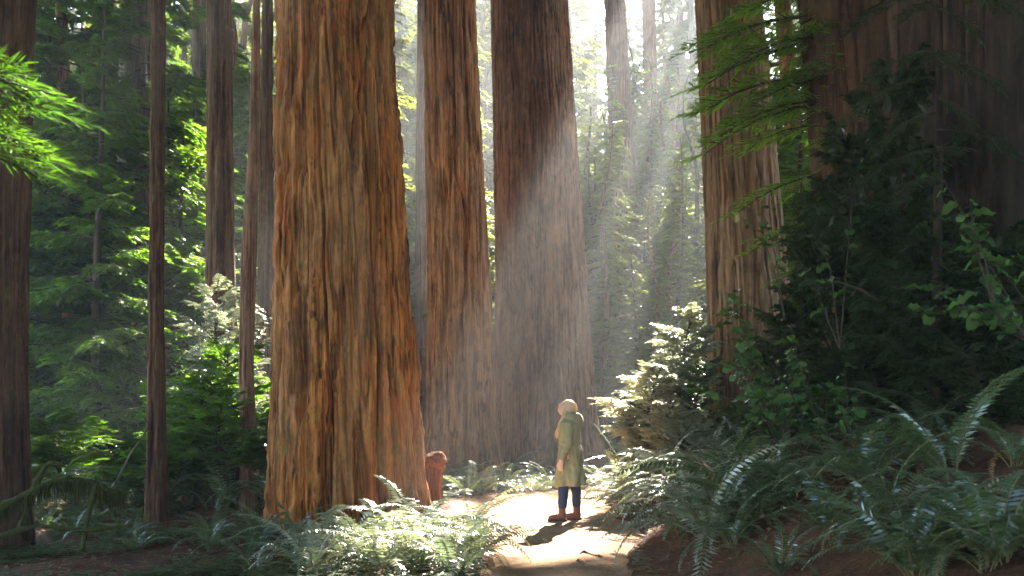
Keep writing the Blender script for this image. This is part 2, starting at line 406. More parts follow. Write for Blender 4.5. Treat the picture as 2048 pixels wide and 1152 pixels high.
L7 = big_tree('redwood_tree', 'dark trunk tucked between the thin knotty stem and the mossy giant', 25.0,
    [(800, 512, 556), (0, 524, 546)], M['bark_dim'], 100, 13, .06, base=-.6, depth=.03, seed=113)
M1 = big_tree('conifer_tree', 'narrow trunk in the bright gap between the mossy giant and the reddish redwood', 40.0,
    [(840, 826, 862), (0, 834, 862)], M['bark_brown'], 70, 18, .1, base=-.6, depth=.02, seed=127)
R1 = big_tree('conifer_tree', 'reddish leaning stem in the gap right of the grey brown redwood', 22.0,
    [(800, 1590, 1630), (300, 1572, 1608), (0, 1548, 1582)], M['bark_red'], 90, 11, .05, base=.4, depth=.02, seed=131, k=1.8)
R2 = big_tree('conifer_tree', 'thin far stem close to the lit left edge of the grey brown redwood', 84.0,
    [(840, 1398, 1410), (400, 1386, 1399), (0, 1376, 1386)], M['bark_grey'], 40, 36, .3, base=0, depth=.01, seed=137)
R3 = big_tree('redwood_tree', 'faint trunk in the haze between the slender hazy redwood and the sunlit bush', 76.0,
    [(840, 1296, 1336), (400, 1290, 1322), (0, 1284, 1310)], M['bark_brown'], 80, 33, .2, base=0, depth=.03, seed=139, top=37)
# broad shaded stump base beside the giant
SN = empty('tree_stump', (px(462, 1000, 17)[0], 17, -.35)); tag(SN, 'broad shaded stump with upright bark ridges behind the left foot of the mossy giant', 'stump')
link('stump', trunk_mesh('stump', [(0, 0, 0, .78), (.6, 0, 0, .66), (1.15, .05, 0, .60)], M['bark_dark'], 200, 1.15, .03, top=1.3, depth=.06, seed=151, k=1.2, rtop=.8), SN)

# ------------------------------------------------------------------ conifer foliage
def spray(L, n, wd, rg, droop=.15):
    """flat leafy twig along +x: one narrow kite for each twiglet"""
    t = (np.arange(n)+.5)/n
    t = np.repeat(t, 2); s = np.tile([1., -1.], n)
    t = np.clip(t+rg.normal(0, .02, 2*n), 0, 1)
    ln = L*(.42*(1-t**1.6)+.10)*(rg.uniform(.75, 1.15, 2*n))
    an = np.radians(rg.uniform(38, 62, 2*n))*(1-.3*t)
    base = np.stack([L*t, 0*t, -droop*L*t*t], -1)
    d = np.stack([np.cos(an), s*np.sin(an), rg.normal(-.12, .12, 2*n)], -1)
    p = np.stack([-s*np.sin(an), s*0+np.cos(an)*s*s, rg.normal(0, .35, 2*n)], -1)
    p /= np.linalg.norm(p, axis=1)[:, None]
    ln = ln[:, None]; w2 = wd/2
    tip = base+d*ln
    m = base+d*ln*.45
    q = np.stack([base, m+p*w2, tip, m-p*w2], 1)
    # end leaf
    e = np.array([[[L*.9, 0, -droop*L*.81], [L*1.02, w2, -droop*L], [L*1.2, 0, -droop*L*1.3], [L*1.02, -w2, -droop*L]]])
    return np.concatenate([q, e])

def rotm(axis, a):
    return np.array(Matrix.Rotation(a, 3, axis))

def branch(L, ns, leafn, wd, rg, droop=.35, rise=.25, spr=.34):
    """branch along +x carrying flat sprays both sides; returns quads and the twig curve"""
    def cur(t): return np.array([L*t*(1-.1*t), .10*L*sin(3*t+ph)*t, L*(rise*t-droop*t*t)])
    ph = rg.uniform(0, 6)
    qs = []
    subs = []
    for i in range(ns):
        t = .12+.86*(i+.5)/ns
        s = 1 if i % 2 else -1
        l = L*spr*(sin(pi*min(1, (t*.8+.2)))**.6)*rg.uniform(.7, 1.2)+.06
        q = spray(l, leafn, wd, rg)
        a = s*radians(rg.uniform(42, 68))*(1.0-.45*t)
        R = rotm('Z', a) @ rotm('Y', radians(rg.uniform(2, 24))) @ rotm('X', rg.normal(0, .25))
        p = cur(t)
        qs.append(q @ R.T+p)
        subs.append((p, R @ np.array([l*.9, 0, -.1*l])+p))
    q = spray(L*.25, leafn, wd, rg); qs.append(q @ rotm('Y', radians(20)).T+cur(.97))
    pts = np.array([cur(t) for t in np.linspace(0, 1, 6)])
    return np.concatenate(qs), pts, subs

def crown(name, mats, rg, z0, z1, r0, r1, nb, ns, leafn, wd, droop=.35, rise=.2, trunk=None, nvar=5, lean=0, clump=0, cen=None, up=0, sticks=True):
    """crown mesh: nb branches between z0 and z1, length from r0 (low) to r1 (top)"""
    vars_ = [branch(1.0, ns, leafn, wd, rg, droop=droop*rg.uniform(.6, 1.3), rise=rise*rg.uniform(.6, 1.4)) for _ in range(nvar)]
    mb = MB()
    Q = []
    for i in range(nb):
        u = (i+rg.random())/nb
        if clump: u = np.clip(u+clump*sin(u*40)/40, 0, 1)
        z = z0+(z1-z0)*u
        L = (r0+(r1-r0)*u)*rg.uniform(.65, 1.15)
        a = rg.uniform(0, 2*pi)
        q, pts, subs = vars_[rg.integers(nvar)]
        R = rotm('Z', a) @ rotm('Y', rg.normal(0-up, .12))
        S = L
        # keep leaf width roughly constant: rescale the twiglets about their centres across
        c = q.mean(1, keepdims=True)
        qq = (c*S+(q-c)*(S**.55)) @ R.T
        off = np.array([0, 0, z]) if cen is None else np.array([*cen(z), z])
        Q.append(qq+off)
        if sticks:
            v, f = tube((pts*S) @ R.T+off, np.linspace(.012*S+.004, .003, len(pts)), 3); mb.add(v, f, 1)
            for (p, e) in subs[::2]:
                v, f = tube(np.array([(p*S), (e*S)]) @ R.T+off, [.004+.001*S, .002], 3); mb.add(v, f, 1)
    mb.quads(np.concatenate(Q), 0)
    return mb.mesh(name, mats)

def simple_trunk(name, h, r, m, seed=0, nth=20, nz=30):
    z = np.linspace(-.3, h, nz); th = np.arange(nth)/nth*2*pi
    TH, Z = np.meshgrid(th, z)
    R = r*(1-.85*np.clip(Z/h, 0, 1))*(1+.1*noise(np.cos(TH)*2, np.sin(TH)*2, Z*.3, seed)+.05*noise(np.cos(TH)*7, np.sin(TH)*7, Z*.6, seed+1))
    R = R*(1+.3*np.exp(-np.maximum(0, Z)/.6/max(r, .1)*.3))
    ox = .03*h*noise(Z*.12, 0, 0, seed+2)*np.clip(Z/h, 0, 1); oy = .03*h*noise(Z*.12, 5, 0, seed+3)*np.clip(Z/h, 0, 1)
    mb = MB(); mb.add(np.stack([ox+np.cos(TH)*R, oy+np.sin(TH)*R, Z], -1).reshape(-1, 3), grid_faces(nth, nz, True))
    return mb.mesh(name, m, True)

rg = np.random.default_rng(4)
FAR = []
for i in range(4):
    h = [34, 38, 30, 26][i]; m = [M['bark_brown'], M['bark_grey'], M['bark_red'], M['bark_grey']][i]
    FAR.append((simple_trunk('far_trunk', h, [.55, .45, .4, .25][i], m, i*9), crown('far_crown', [M['far_leaf'], M['twig']], rg, [9, 6, 7, 2.5][i], h, [4.2, 3.8, 3.6, 3.4][i], .8, [130, 140, 130, 130][i], 14, 9, .11, droop=.45, rise=.25)))
YOUNG = []
for i in range(4):
    h = [7.5, 6, 9, 4.5][i]
    YOUNG.append((simple_trunk('young_trunk', h, .035+.008*h, M['twig'], 40+i, 8, 16), crown('young_crown', [M['redwood_leaf'], M['twig']], rg, .5, h, [2.0, 1.7, 2.2, 1.4][i], .35, [80, 75, 90, 60][i], 16, 9, .045, droop=.3, rise=.25)))

def put_tree(tpl, name, label, x, y, sc=1.0, group=None, rz=None, leaf=None, cat='tree'):
    e = empty(name, (x, y, float(H(x, y))), (0, 0, random.uniform(0, 6.28) if rz is None else rz), sc)
    tag(e, label, cat, group)
    link('trunk', tpl[0], e)
    c = link('crown', tpl[1], e)
    if leaf:
        c.material_slots[0].link = 'OBJECT'; c.material_slots[0].material = leaf
    return e

# where sunlight must reach through the canopy: landing points on the plane z=0, (u, v, ru, rv, turn)
KX, KY = SUN[0]/SUN[2], SUN[1]/SUN[2]
LIT = [(-3.5, .7, .5, .7, 0), (-1.05, 10.2, .8, 2.1, 0), (.34, 12.2, .82, 2.15, 0), (2.3, 12.2, .4, 2.4, .16), (-1.40, 10.75, .28, 4.6, -.058), (-.53, 13.1, .32, 2.6, 0), (.20, 16.0, .40, 5.4, .047), (1.24, 16.5, .36, 5.4, .10), (2.0, 14.3, .50, 3.6, .155),
       (-1.15, 15.2, .35, 2.0, -.03), (.66, 13.4, .24, 2.0, .07), (2.8, 14.0, .35, 2.0, .16),
       (-6.7, 14.9, .9, 1.9, 0), (-8.6, 22, .6, .8, 0)]
def litmask(u, v, grow=0.0):
    r = np.full(np.shape(u), 9.0)
    for a, b_, ru, rv, k in LIT:
        r = np.minimum(r, np.sqrt(((u-a-k*(v-b_))/(ru+grow))**2+((v-b_)/(rv+grow))**2))
    return r
def shades(x, y, za, zb, rad):
    z = np.arange(za, zb, .7)
    return bool((litmask(x-KX*z, y-KY*z, rad) < 1).any())

random.seed(21)
placed = []
def try_place(n, ymin, ymax, spread, rad, mind, z0, z1, xlo=None, xhi=None):
    out = []; k = 0
    while len(out) < n and k < n*60:
        k += 1
        y = random.uniform(ymin, ymax); x = random.uniform(-spread*y, spread*y) if xlo is None else random.uniform(xlo, xhi)
        if any((x-a)**2+(y-b_)**2 < mind**2 for a, b_ in placed): continue
        if shades(x, y, z0, z1, rad): continue
        placed.append((x, y)); out.append((x, y))
    return out
for x, y in try_place(75, 44, 74, .62, 3.4, 2.4, 4, 38):
    put_tree(random.choice(FAR), 'far_conifer', 'sunlit conifer in the hazy wood beyond the big trunks', x, y, random.uniform(.7, 1.0), 'conifers of the far wood')
for x, y in try_place(170, 76, 132, .62, 3.6, 2.8, 4, 56):
    put_tree(random.choice(FAR), 'far_conifer', 'sunlit conifer in the hazy wood beyond the big trunks', x, y, random.uniform(1.15, 1.5), 'conifers of the far wood')

random.seed(33)
k = 0; placed = []
while k < 52:
    y = random.uniform(42, 74); x = (random.uniform(1170, 1420)-1024)/F*y if k > 12 else (random.uniform(800, 1000)-1024)/F*y; sc = random.uniform(.48, .66)*(y/62)
    if any((x-a)**2+(y-b_)**2 < 3 for a, b_ in placed) or shades(x, y, 2, 36*sc, 1.8*sc): 
        if random.random() < .004: k += 1
        continue
    placed.append((x, y)); k += 1
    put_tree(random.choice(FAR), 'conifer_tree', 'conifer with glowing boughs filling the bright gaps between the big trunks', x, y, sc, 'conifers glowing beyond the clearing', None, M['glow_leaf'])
print('glow trees', len(placed))
placed = []; k = 0
while k < 4000 and len(placed) < 44:
    k += 1; y = random.uniform(84, 138); x = (random.choice([random.uniform(1140, 1430), random.uniform(1140, 1430), random.uniform(930, 1010), random.uniform(780, 850), random.uniform(80, 540)])-1024)/F*y
    sc = random.uniform(1.35, 1.55)
    if any((x-a)**2+(y-b_)**2 < 5 for a, b_ in placed) or shades(x, y, 4, 38*sc, 3.5): continue
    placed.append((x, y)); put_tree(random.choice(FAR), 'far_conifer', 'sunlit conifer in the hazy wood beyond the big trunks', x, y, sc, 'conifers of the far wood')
print('tall far', len(placed))
# ------------------------------------------------------------------ added shade canopy above the frame, gaps cut for the sunbeams
rc = np.random.default_rng(8)
mbc = MB(); ncan = 0
def canopy(n, xa, xb, ya, yb, zf, L, ln, wd, cut, vlo=-99, vhi=99, tilt=.5):
    """leafy sprays through a layer of air, left open where the LIT patches want sun"""
    global ncan
    y = rc.uniform(ya, yb, n); x = rc.uniform(0, 1, n); x = xa(y)+(xb(y)-xa(y))*x; z = zf(y)+rc.random(n)*7.0
    dens = fbm(x*.22, y*.22, z*.22, 3, 77)
    u, v_ = x-KX*z, y-KY*z
    keep = (litmask(u, v_) > 1.0) & (dens > np.where((u < -3.5) & (v_ > 13.5), cut+1.1, cut)) & (v_ > vlo) & (v_ < vhi+rc.random(n)*5)
    P = np.stack([x, y, z], -1)[keep]; qs = []
    for k in range(9):
        Pk = P[k::9]; tq = spray(L, ln, wd, rc)
        az = rc.uniform(0, 2*pi, len(Pk)); ti = rc.normal(0, tilt, len(Pk))
        ca, sa, ct, st = np.cos(az), np.sin(az), np.cos(ti), np.sin(ti)
        R = np.stack([np.stack([ca*ct, -sa, ca*st], -1), np.stack([sa*ct, ca, sa*st], -1), np.stack([-st, 0*ct, ct], -1)], 1)
        qs.append((np.einsum('nij,qkj->nqki', R, tq)+Pk[:, None, None, :]).reshape(-1, 4, 3))
    Q = np.concatenate(qs); c = Q.mean(1)
    Q = Q[litmask(c[:, 0]-KX*c[:, 2], c[:, 1]-KY*c[:, 2]) > 1.0]
    mbc.quads(Q); ncan += len(Q)
canopy(30000, lambda y: -.6*y-6, lambda y: .55*y+14, 10, 84, lambda y: .43*y+4.6, 1.0, 3, .38, -.6, -14, 26)
canopy(4500, lambda y: -.2*y, lambda y: .6*y+4, 80, 140, lambda y: np.minimum(.40*y+6, 53), 1.7, 2, .9, -.1)
# added unseen foliage overhead, beside and behind the camera, to darken the sides
canopy(17000, lambda y: 3.4+0*y, lambda y: 20+0*y, -16, -1.5, lambda y: 0*y+.8*(rc.random(len(y))*9), 1.5, 2, .9, -.9)
canopy(11000, lambda y: -20+0*y, lambda y: -5+0*y, -14, -1.5, lambda y: 0*y+.8*(rc.random(len(y))*9), 1.3, 2, .75, -.6)
canopy(19000, lambda y: np.where(y > 4, -2.0, 2.0), lambda y: 20+0*y, -14, 13.0, lambda y: 9.8+0*y, 1.5, 2, .9, -.75)
canopy(6500, lambda y: -18+0*y, lambda y: np.where(y > 4, -4.0, -8.0), -12, 12.5, lambda y: 9.8+0*y, 1.3, 2, .75, -.4)
tag(link('added_shade_canopy', mbc.mesh('added_shade_canopy', M['added_canopy_leaf'])), 'added needle canopy shading the wood, with gaps cut where sunbeams are wanted', 'canopy', kind='stuff')
print('canopy quads', ncan)


# ------------------------------------------------------------------ sprays hanging into the picture, mid wood, young trees
def fine_branch(L, rg, leaf_w=.008, ns=20, ln=12, spr=.3, droop=.45, rise=.1):
    q, pts, subs = branch(1.0, ns, ln, leaf_w/(L**.55), rg, droop=droop, rise=rise, spr=spr)
    c = q.mean(1, keepdims=True); q = c*L+(q-c)*L**.75
    mb = MB(); mb.quads(q, 0)
    v, f = tube(pts*L, np.linspace(.012, .003, len(pts)), 5); mb.add(v, f, 1)
    for p, e in subs:
        v, f = tube(np.array([p, e])*L, [.0035, .0015], 3); mb.add(v, f, 1)
    return mb

rb = np.random.default_rng(31)
def hang_tree(label, base, h, r, items, leaf, w_=.012, bark_='twig', L0=None):
    """a slender tree whose branches are parts: items = (px, py, Y) of each branch tip, root on the stem"""
    e = empty('young_conifer', base); tag(e, label, 'tree')
    link('trunk', simple_trunk('trunk', h, r, M['bark_dark'] if bark_ == 'dark' else M[bark_], rb.integers(99), 12, 24), e)
    vs = [fine_branch(1.0, rb, w_, 15, 11, spr=.32).mesh('branch', [M[leaf], M['twig']]) for _ in range(4)]
    for (a, b_, Y, rise) in items:
        tip = px(a, b_, Y)-np.array(base)
        root = np.array([0, 0, tip[2]+rise])
        d = tip-root; L = np.linalg.norm(d); 
        rz = math.atan2(d[1], d[0]); ry = -math.atan2(d[2], math.hypot(d[0], d[1]))-radians(20)
        o = link('branch', vs[rb.integers(4)], e, root, (0, ry, rz), L)
    return e

hang_tree('bright green drooping sprays of a young conifer before the shaded trunk at the edge', (-3.7, 4.9, 0), 6, .04,
    [(96, 205, 5.0, .25), (60, 172, 4.8, .2), (112, 322, 5.1, .25), (70, 335, 4.9, .2), (30, 150, 4.9, .2), (90, 296, 5.2, .2), (20, 200, 4.8, .2), (30, 318, 4.8, .2)], 'spray_leaf', .009)
hang_tree('green sprays draped across the upper part of the grey brown redwood', (5.05, 14.6, 1.2), 13, .07,
    [(1395, 95, 14.2, .5), (1402, 160, 14.5, .5), (1400, 215, 14.0, .5), (1420, 60, 14.8, .6), (1450, 130, 13.8, .5), (1440, 260, 14.2, .4), (1480, 300, 14.3, .4), (1400, 300, 14.6, .6),
     (1470, 420, 14.6, .5), (1500, 500, 14.3, .4), (1600, 150, 13.6, .4), (1640, 60, 13.8, .4), (1690, 120, 14.2, .4),
     (1500, 205, 14.1, .4), (1660, 300, 13.6, .4), (1620, 430, 13.9, .4), (1560, 560, 14, .3), (1490, 20, 14.2, .4)], 'fresh_leaf', .014)

hang_tree('dim slender conifer whose sprays hang across the dark giant trunk', (3.95, 9.3, 1.4), 9, .05,
    [(1700, 60, 9.2, .4), (1740, 170, 9.0, .4), (1690, 240, 9.3, .4), (1760, 300, 9.1, .4), (1820, 40, 8.8, .3), (1960, 80, 9.0, .4), (2000, 180, 8.9, .4), (1950, 260, 9.0, .4), (2040, 320, 8.8, .4),
     (1900, 130, 8.6, .3), (1720, 380, 9.2, .4), (1800, 400, 8.8, .3), (2030, 30, 9.2, .4), (1880, 330, 8.6, .3)], 'dark_leaf', .014, 'dark')
YG = 'young conifers filling the left hand wood'
names_left = 'dark green young conifer in the shaded wood left of the mossy giant'
ry_ = random.Random(3)
spots = []
def pix_tree(pxx, Y, tpl, sc, label, group=None, leaf=None, name='young_conifer', dz=0):
    x = (pxx-1024)/F*Y
    e = put_tree(tpl, name, label, x, Y, sc, group, ry_.uniform(0, 6.28), leaf)
    e.location.z += dz
    return e
# left hand wood
for k in range(46):
    Y = ry_.uniform(17, 44); pxx = ry_.uniform(40, 560)
    if Y < 21 and 330 < pxx < 560: continue
    x = (pxx-1024)/F*Y
    if shades(x, Y, 0, 11, .5): continue
    pix_tree(pxx, Y, YOUNG[ry_.randrange(4)], ry_.uniform(.9, 1.6), names_left, YG)
for k in range(16):   # tall ones with foliage to the top of the frame
    Y = ry_.uniform(24, 44); pxx = ry_.uniform(20, 540); x = (pxx-1024)/F*Y
    if shades(x, Y, 3, 22, 1.6): continue
    put_tree(FAR[ry_.randrange(4)], 'conifer_tree', 'tall shaded conifer with green lower boughs in the left hand wood', x, Y, ry_.uniform(.55, .75), 'tall conifers of the left hand wood', None, M['redwood_leaf'])
# between and beyond the big trunks
for k in range(26):
    Y = ry_.uniform(40, 60); pxx = ry_.uniform(780, 1420); x = (pxx-1024)/F*Y
    if shades(x, Y, 0, 12, .8): continue
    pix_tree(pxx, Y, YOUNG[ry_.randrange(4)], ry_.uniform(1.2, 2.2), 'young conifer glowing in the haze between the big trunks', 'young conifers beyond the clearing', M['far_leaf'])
for pxx, Y, sc in ((1600, 20, 1.3), (1640, 24, 1.5), (1560, 26, 1.6), (1700, 21, 1.4), (1600, 32, 2.0), (1800, 19, 1.2)):
    pix_tree(pxx, Y, YOUNG[ry_.randrange(4)], sc, 'young conifer in the gap behind the grey brown redwood', 'young conifers behind the bank')

# ------------------------------------------------------------------ the sunlit sapling and bushes
def bush_mesh(name, rg, h, r, nb, ns, ln, wd, leaf):
    mb = MB(); Q = []
    vars_ = [branch(1.0, ns, ln, wd, rg, droop=.25, rise=.3) for _ in range(5)]
    for i in range(nb):
        u = (i+rg.random())/nb; a = rg.uniform(0, 2*pi)
        L = r*(1.15-.75*u)*rg.uniform(.6, 1.2); z = h*u*.95
        q, pts, subs = vars_[rg.integers(5)]
        R = rotm('Z', a) @ rotm('Y', -radians(rg.uniform(5, 45)))
        c = q.mean(1, keepdims=True)
        cx_ = .12*h*sin(u*3+1)
        off = np.array([cx_, 0, z])
        Q.append((c*L+(q-c)*L**.5) @ R.T+off)
        v, f = tube(pts*L @ R.T+off, np.linspace(.012, .003, len(pts)), 3); mb.add(v, f, 1)
    v, f = tube([(.12*h*sin(u*3+1), 0, h*u) for u in np.linspace(0, 1, 10)], np.linspace(.03, .004, 10), 6); mb.add(v, f, 1)
    mb.quads(np.concatenate(Q), 0)
    return mb.mesh(name, [M[leaf], M['twig']])
rbz = np.random.default_rng(77)
BC = {}
def bush(label, a, b_, Y, h, r, seed, nb=46, leaf='pale_leaf', cat='sapling', name='conifer_sapling', wd=.03, tilt=(0, 0), gz=None):
    p = px(a, b_, Y); 
    e = empty(name, (p[0], Y, p[2]-h), (tilt[0], tilt[1], rbz.uniform(0, 6.28) if tilt == (0, 0) else 0)); tag(e, label, cat)
    if leaf in ('dark_leaf', 'redwood_leaf'):
        key = (leaf, seed % 3)
        if key not in BC: BC[key] = bush_mesh('foliage', np.random.default_rng(seed), 1.5, 1.0, 46, 14, 8, .04, leaf)
        link('foliage', BC[key], e, sc=(r, r, h/1.5))
    else:
        link('foliage', bush_mesh('foliage', np.random.default_rng(seed), h, r, nb, 14, 7, wd, leaf), e)
    return e
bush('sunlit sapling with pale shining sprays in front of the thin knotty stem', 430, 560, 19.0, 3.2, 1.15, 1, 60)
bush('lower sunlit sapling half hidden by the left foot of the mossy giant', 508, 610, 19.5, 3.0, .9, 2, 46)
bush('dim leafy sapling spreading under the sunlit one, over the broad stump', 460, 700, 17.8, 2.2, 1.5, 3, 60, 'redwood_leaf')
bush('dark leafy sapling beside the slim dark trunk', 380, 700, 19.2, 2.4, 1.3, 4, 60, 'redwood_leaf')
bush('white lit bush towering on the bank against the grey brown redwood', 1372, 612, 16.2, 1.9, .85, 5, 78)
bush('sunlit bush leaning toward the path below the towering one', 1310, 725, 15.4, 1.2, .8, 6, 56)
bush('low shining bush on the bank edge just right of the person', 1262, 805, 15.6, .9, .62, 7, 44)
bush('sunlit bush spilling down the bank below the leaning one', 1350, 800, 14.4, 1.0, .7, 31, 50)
bush('half lit bush at the foot of the grey brown redwood', 1400, 720, 15.0, 1.4, .6, 8, 44, 'fern')

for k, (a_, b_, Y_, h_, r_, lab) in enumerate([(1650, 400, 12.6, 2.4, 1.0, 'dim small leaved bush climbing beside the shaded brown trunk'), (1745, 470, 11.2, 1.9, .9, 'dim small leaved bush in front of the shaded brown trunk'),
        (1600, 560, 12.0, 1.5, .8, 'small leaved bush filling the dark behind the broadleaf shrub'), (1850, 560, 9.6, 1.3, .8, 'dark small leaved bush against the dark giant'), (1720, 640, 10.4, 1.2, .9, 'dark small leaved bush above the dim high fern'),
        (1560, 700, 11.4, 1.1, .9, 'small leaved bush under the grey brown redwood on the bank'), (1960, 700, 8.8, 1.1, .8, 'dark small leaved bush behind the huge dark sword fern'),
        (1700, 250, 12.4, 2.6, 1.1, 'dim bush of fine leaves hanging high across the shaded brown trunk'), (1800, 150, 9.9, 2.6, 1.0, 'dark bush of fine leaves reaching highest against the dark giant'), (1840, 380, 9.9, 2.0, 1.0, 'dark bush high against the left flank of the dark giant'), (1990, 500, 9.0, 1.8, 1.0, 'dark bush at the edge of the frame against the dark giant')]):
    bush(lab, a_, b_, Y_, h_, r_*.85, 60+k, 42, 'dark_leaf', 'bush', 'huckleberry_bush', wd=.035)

# ------------------------------------------------------------------ sword ferns
def frond_mesh(name, rg, L, arch, wid, npair, leaf, twist=0):
    """arching frond: root at origin, growing along +x and up, tip bending down; toothed with separate leaflets"""
    t = np.linspace(0, 1, 14)
    el = radians(78)*(1-t)**.9-radians(arch)*t
    seg = L/13
    P = np.concatenate([[[0, 0, 0]], np.cumsum(np.stack([np.cos(el[:-1]), .0*el[:-1], np.sin(el[:-1])], -1)*seg, 0)])
    P[:, 1] = twist*L*t*t
    mb = MB(); v, f = tube(P, np.linspace(.0045, .001, 14), 3); mb.add(v, f, 1)
    tp = .10+.90*(np.arange(npair)+.5)/npair
    tp = np.repeat(tp, 2); s = np.tile([1., -1.], npair)
    base = np.stack([np.interp(tp, t, P[:, k]) for k in range(3)], -1)
    e = np.interp(tp, t, el)
    tang = np.stack([np.cos(e), 0*e, np.sin(e)], -1); nor = np.stack([-np.sin(e), 0*e, np.cos(e)], -1)
    side = np.stack([0*s, s, 0*s], -1)
    ln = wid*np.clip(np.minimum((tp-.06)*5, 1), .25, 1)*(1-tp**3.2)**.8*rg.uniform(.85, 1.1, len(tp))+.008
    sag = rg.normal(-.18, .12, len(tp))[:, None]
    d = side+tang*(.22+.35*tp[:, None])+nor*sag; d /= np.linalg.norm(d, axis=1)[:, None]
    w_ = L/npair*.42
    pw = tang*.95+nor*rg.normal(.25, .15, len(tp))[:, None]
    ln = ln[:, None]
    q = np.stack([base-pw*w_*.35, base+d*ln*.35-pw*w_*.75, base+d*ln, base+d*ln*.3+pw*w_*.85], 1)
    mb.quads(q, 0)
    return mb.mesh(name, [leaf, M['fern_stem']])
M['fern_stem'] = plain('fern_stem', (.16, .14, .06), .6)
rf = np.random.default_rng(12)
FR = [frond_mesh('frond', rf, L, a, L*.105, 30, M['fern'], tw) for L, a, tw in ((.95, 35, .05), (.85, 60, -.05), (1.05, 20, .0), (.75, 45, .1), (.9, 75, -.1), (.65, 15, 0))]
FRD = [frond_mesh('frond', rf, L, a, L*.08, 24, M['fern_dead'], tw) for L, a, tw in ((.8, 95, .1), (.7, 110, -.1))]
M['fern_lit'] = leafmat('fern_lit', (.18, .205, .145), (.28, .295, .225), (1.2, 1.3, .95), rough=.3, trans=.3, spec=1.0)  # paler copy of the fern green, sunlight put into the frond colour
def remat(L_, m_):
    out = []
    for me in L_:
        q = me.copy(); q.materials[0] = m_; out.append(q)
    return out
FRL = [frond_mesh('frond', rf, L, a, L*.10, 40, M['fern'], tw) for L, a, tw in ((1.25, 30, .05), (1.35, 10, -.05), (1.1, 55, .1), (1.0, 0, 0))]
FRP = remat(FR, M['fern_lit']); FRLP = remat(FRL, M['fern_lit'])
def fern(x, y, sc, label, group=None, n=13, set_=None, dead=1, up=0, z=None, arc=None, dirs=None):
    e = empty('sword_fern', (x, y, float(H(x, y))-.01 if z is None else z), (0, 0, 0)); tag(e, label, 'fern', group)
    a0 = rf.uniform(0, 6.28)
    gx = (H(x+.2, y)-H(x-.2, y))/.4; gy = (H(x, y+.2)-H(x, y-.2))/.4
    for i in range(n):
        a = a0+2*pi*i/n+rf.normal(0, .22) if dirs is None else dirs[i % len(dirs)]+rf.normal(0, .08)
        s = set_ or FR
        me = s[rf.integers(len(s))]
        tip = rf.normal(.08, .2)-up*rf.random()
        slope = (gx*cos(a)+gy*sin(a))*.5
        link('frond', me, e, (.03*cos(a), .03*sin(a), 0), (rf.normal(0, .18), tip-slope, a), sc*rf.uniform(.75, 1.15))
    for i in range(dead):
        a = rf.uniform(0, 6.28)
        o = link('frond', FRD[rf.integers(2)], e, (0, 0, .01), (rf.normal(0, .2), .35, a), sc*rf.uniform(.7, 1.0))
        o['label'] = 'brown withered frond'
    return e

G1 = 'sunlit ferns left of the path'
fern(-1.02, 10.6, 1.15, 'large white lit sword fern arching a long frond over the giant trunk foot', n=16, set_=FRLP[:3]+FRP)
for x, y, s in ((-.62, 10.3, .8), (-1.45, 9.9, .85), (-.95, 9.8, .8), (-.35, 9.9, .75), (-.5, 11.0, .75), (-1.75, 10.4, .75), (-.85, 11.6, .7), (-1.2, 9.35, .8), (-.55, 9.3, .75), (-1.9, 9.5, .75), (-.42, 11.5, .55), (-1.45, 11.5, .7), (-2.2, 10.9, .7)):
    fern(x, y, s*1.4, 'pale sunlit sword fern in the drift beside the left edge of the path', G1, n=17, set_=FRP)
for x, y, s, l in ((-2.45, 9.6, .6, 'low half shaded fern at the left end of the sunlit drift'), (-2.9, 10.8, .7, 'blue green shaded fern at the left foot of the mossy giant'),
                   (-3.4, 11.2, .75, 'shaded fern standing left of the foot of the mossy giant'), (-3.0, 11.9, .8, 'upright shaded fern against the left side of the mossy giant')):
    fern(x, y, s, l, n=12)
G2 = 'ferns at the far end of the path'
for k, (a, Y, s) in enumerate([(905, 17.4, .85), (935, 16.9, .95), (965, 17.6, .9), (990, 18.6, .9), (1015, 19.4, .9), (1045, 19.8, .85), (1075, 20.3, .9), (1100, 19.6, .8), (1165, 20.2, .85), (1195, 20.8, .9), (1220, 19.8, .8),
                               (1000, 21.5, .9), (1060, 22.0, .95), (1120, 22, .95), (1180, 23, 1), (940, 19.5, 1), (1230, 22, .9), (1030, 18.4, .7), (1140, 21, .9), (900, 20.5, 1), (1085, 18.9, .6), (1062, 18.6, .65)]):
    x = (a-1024)/F*Y
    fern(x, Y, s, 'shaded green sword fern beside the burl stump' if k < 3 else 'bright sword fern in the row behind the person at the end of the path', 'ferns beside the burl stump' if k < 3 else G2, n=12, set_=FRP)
# bank: rows following the edge of the path
G3 = 'ferns on the lit slope right of the path'
rr = random.Random(9)
cnt = 0
for Y in np.arange(8.6, 18.6, .52):
    e_ = float(np.interp(Y, _Y, _E))
    for d in (.1, .62, 1.15, 1.7, 2.3):
        if Y < 13 and d < .2: continue
        x = e_+d+rr.uniform(-.2, .2); y = Y+rr.uniform(-.25, .25)
        pxx = 1024+x/y*F
        if pxx > 1520 or (d > 1.5 and Y > 16): continue
        if rr.random() < .08: continue
        lit = y > 11.2 and d < 1.4
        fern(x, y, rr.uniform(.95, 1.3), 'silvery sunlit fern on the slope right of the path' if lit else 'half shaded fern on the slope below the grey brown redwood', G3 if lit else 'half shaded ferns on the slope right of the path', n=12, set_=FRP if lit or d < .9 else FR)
        cnt += 1
print('bank ferns', cnt)
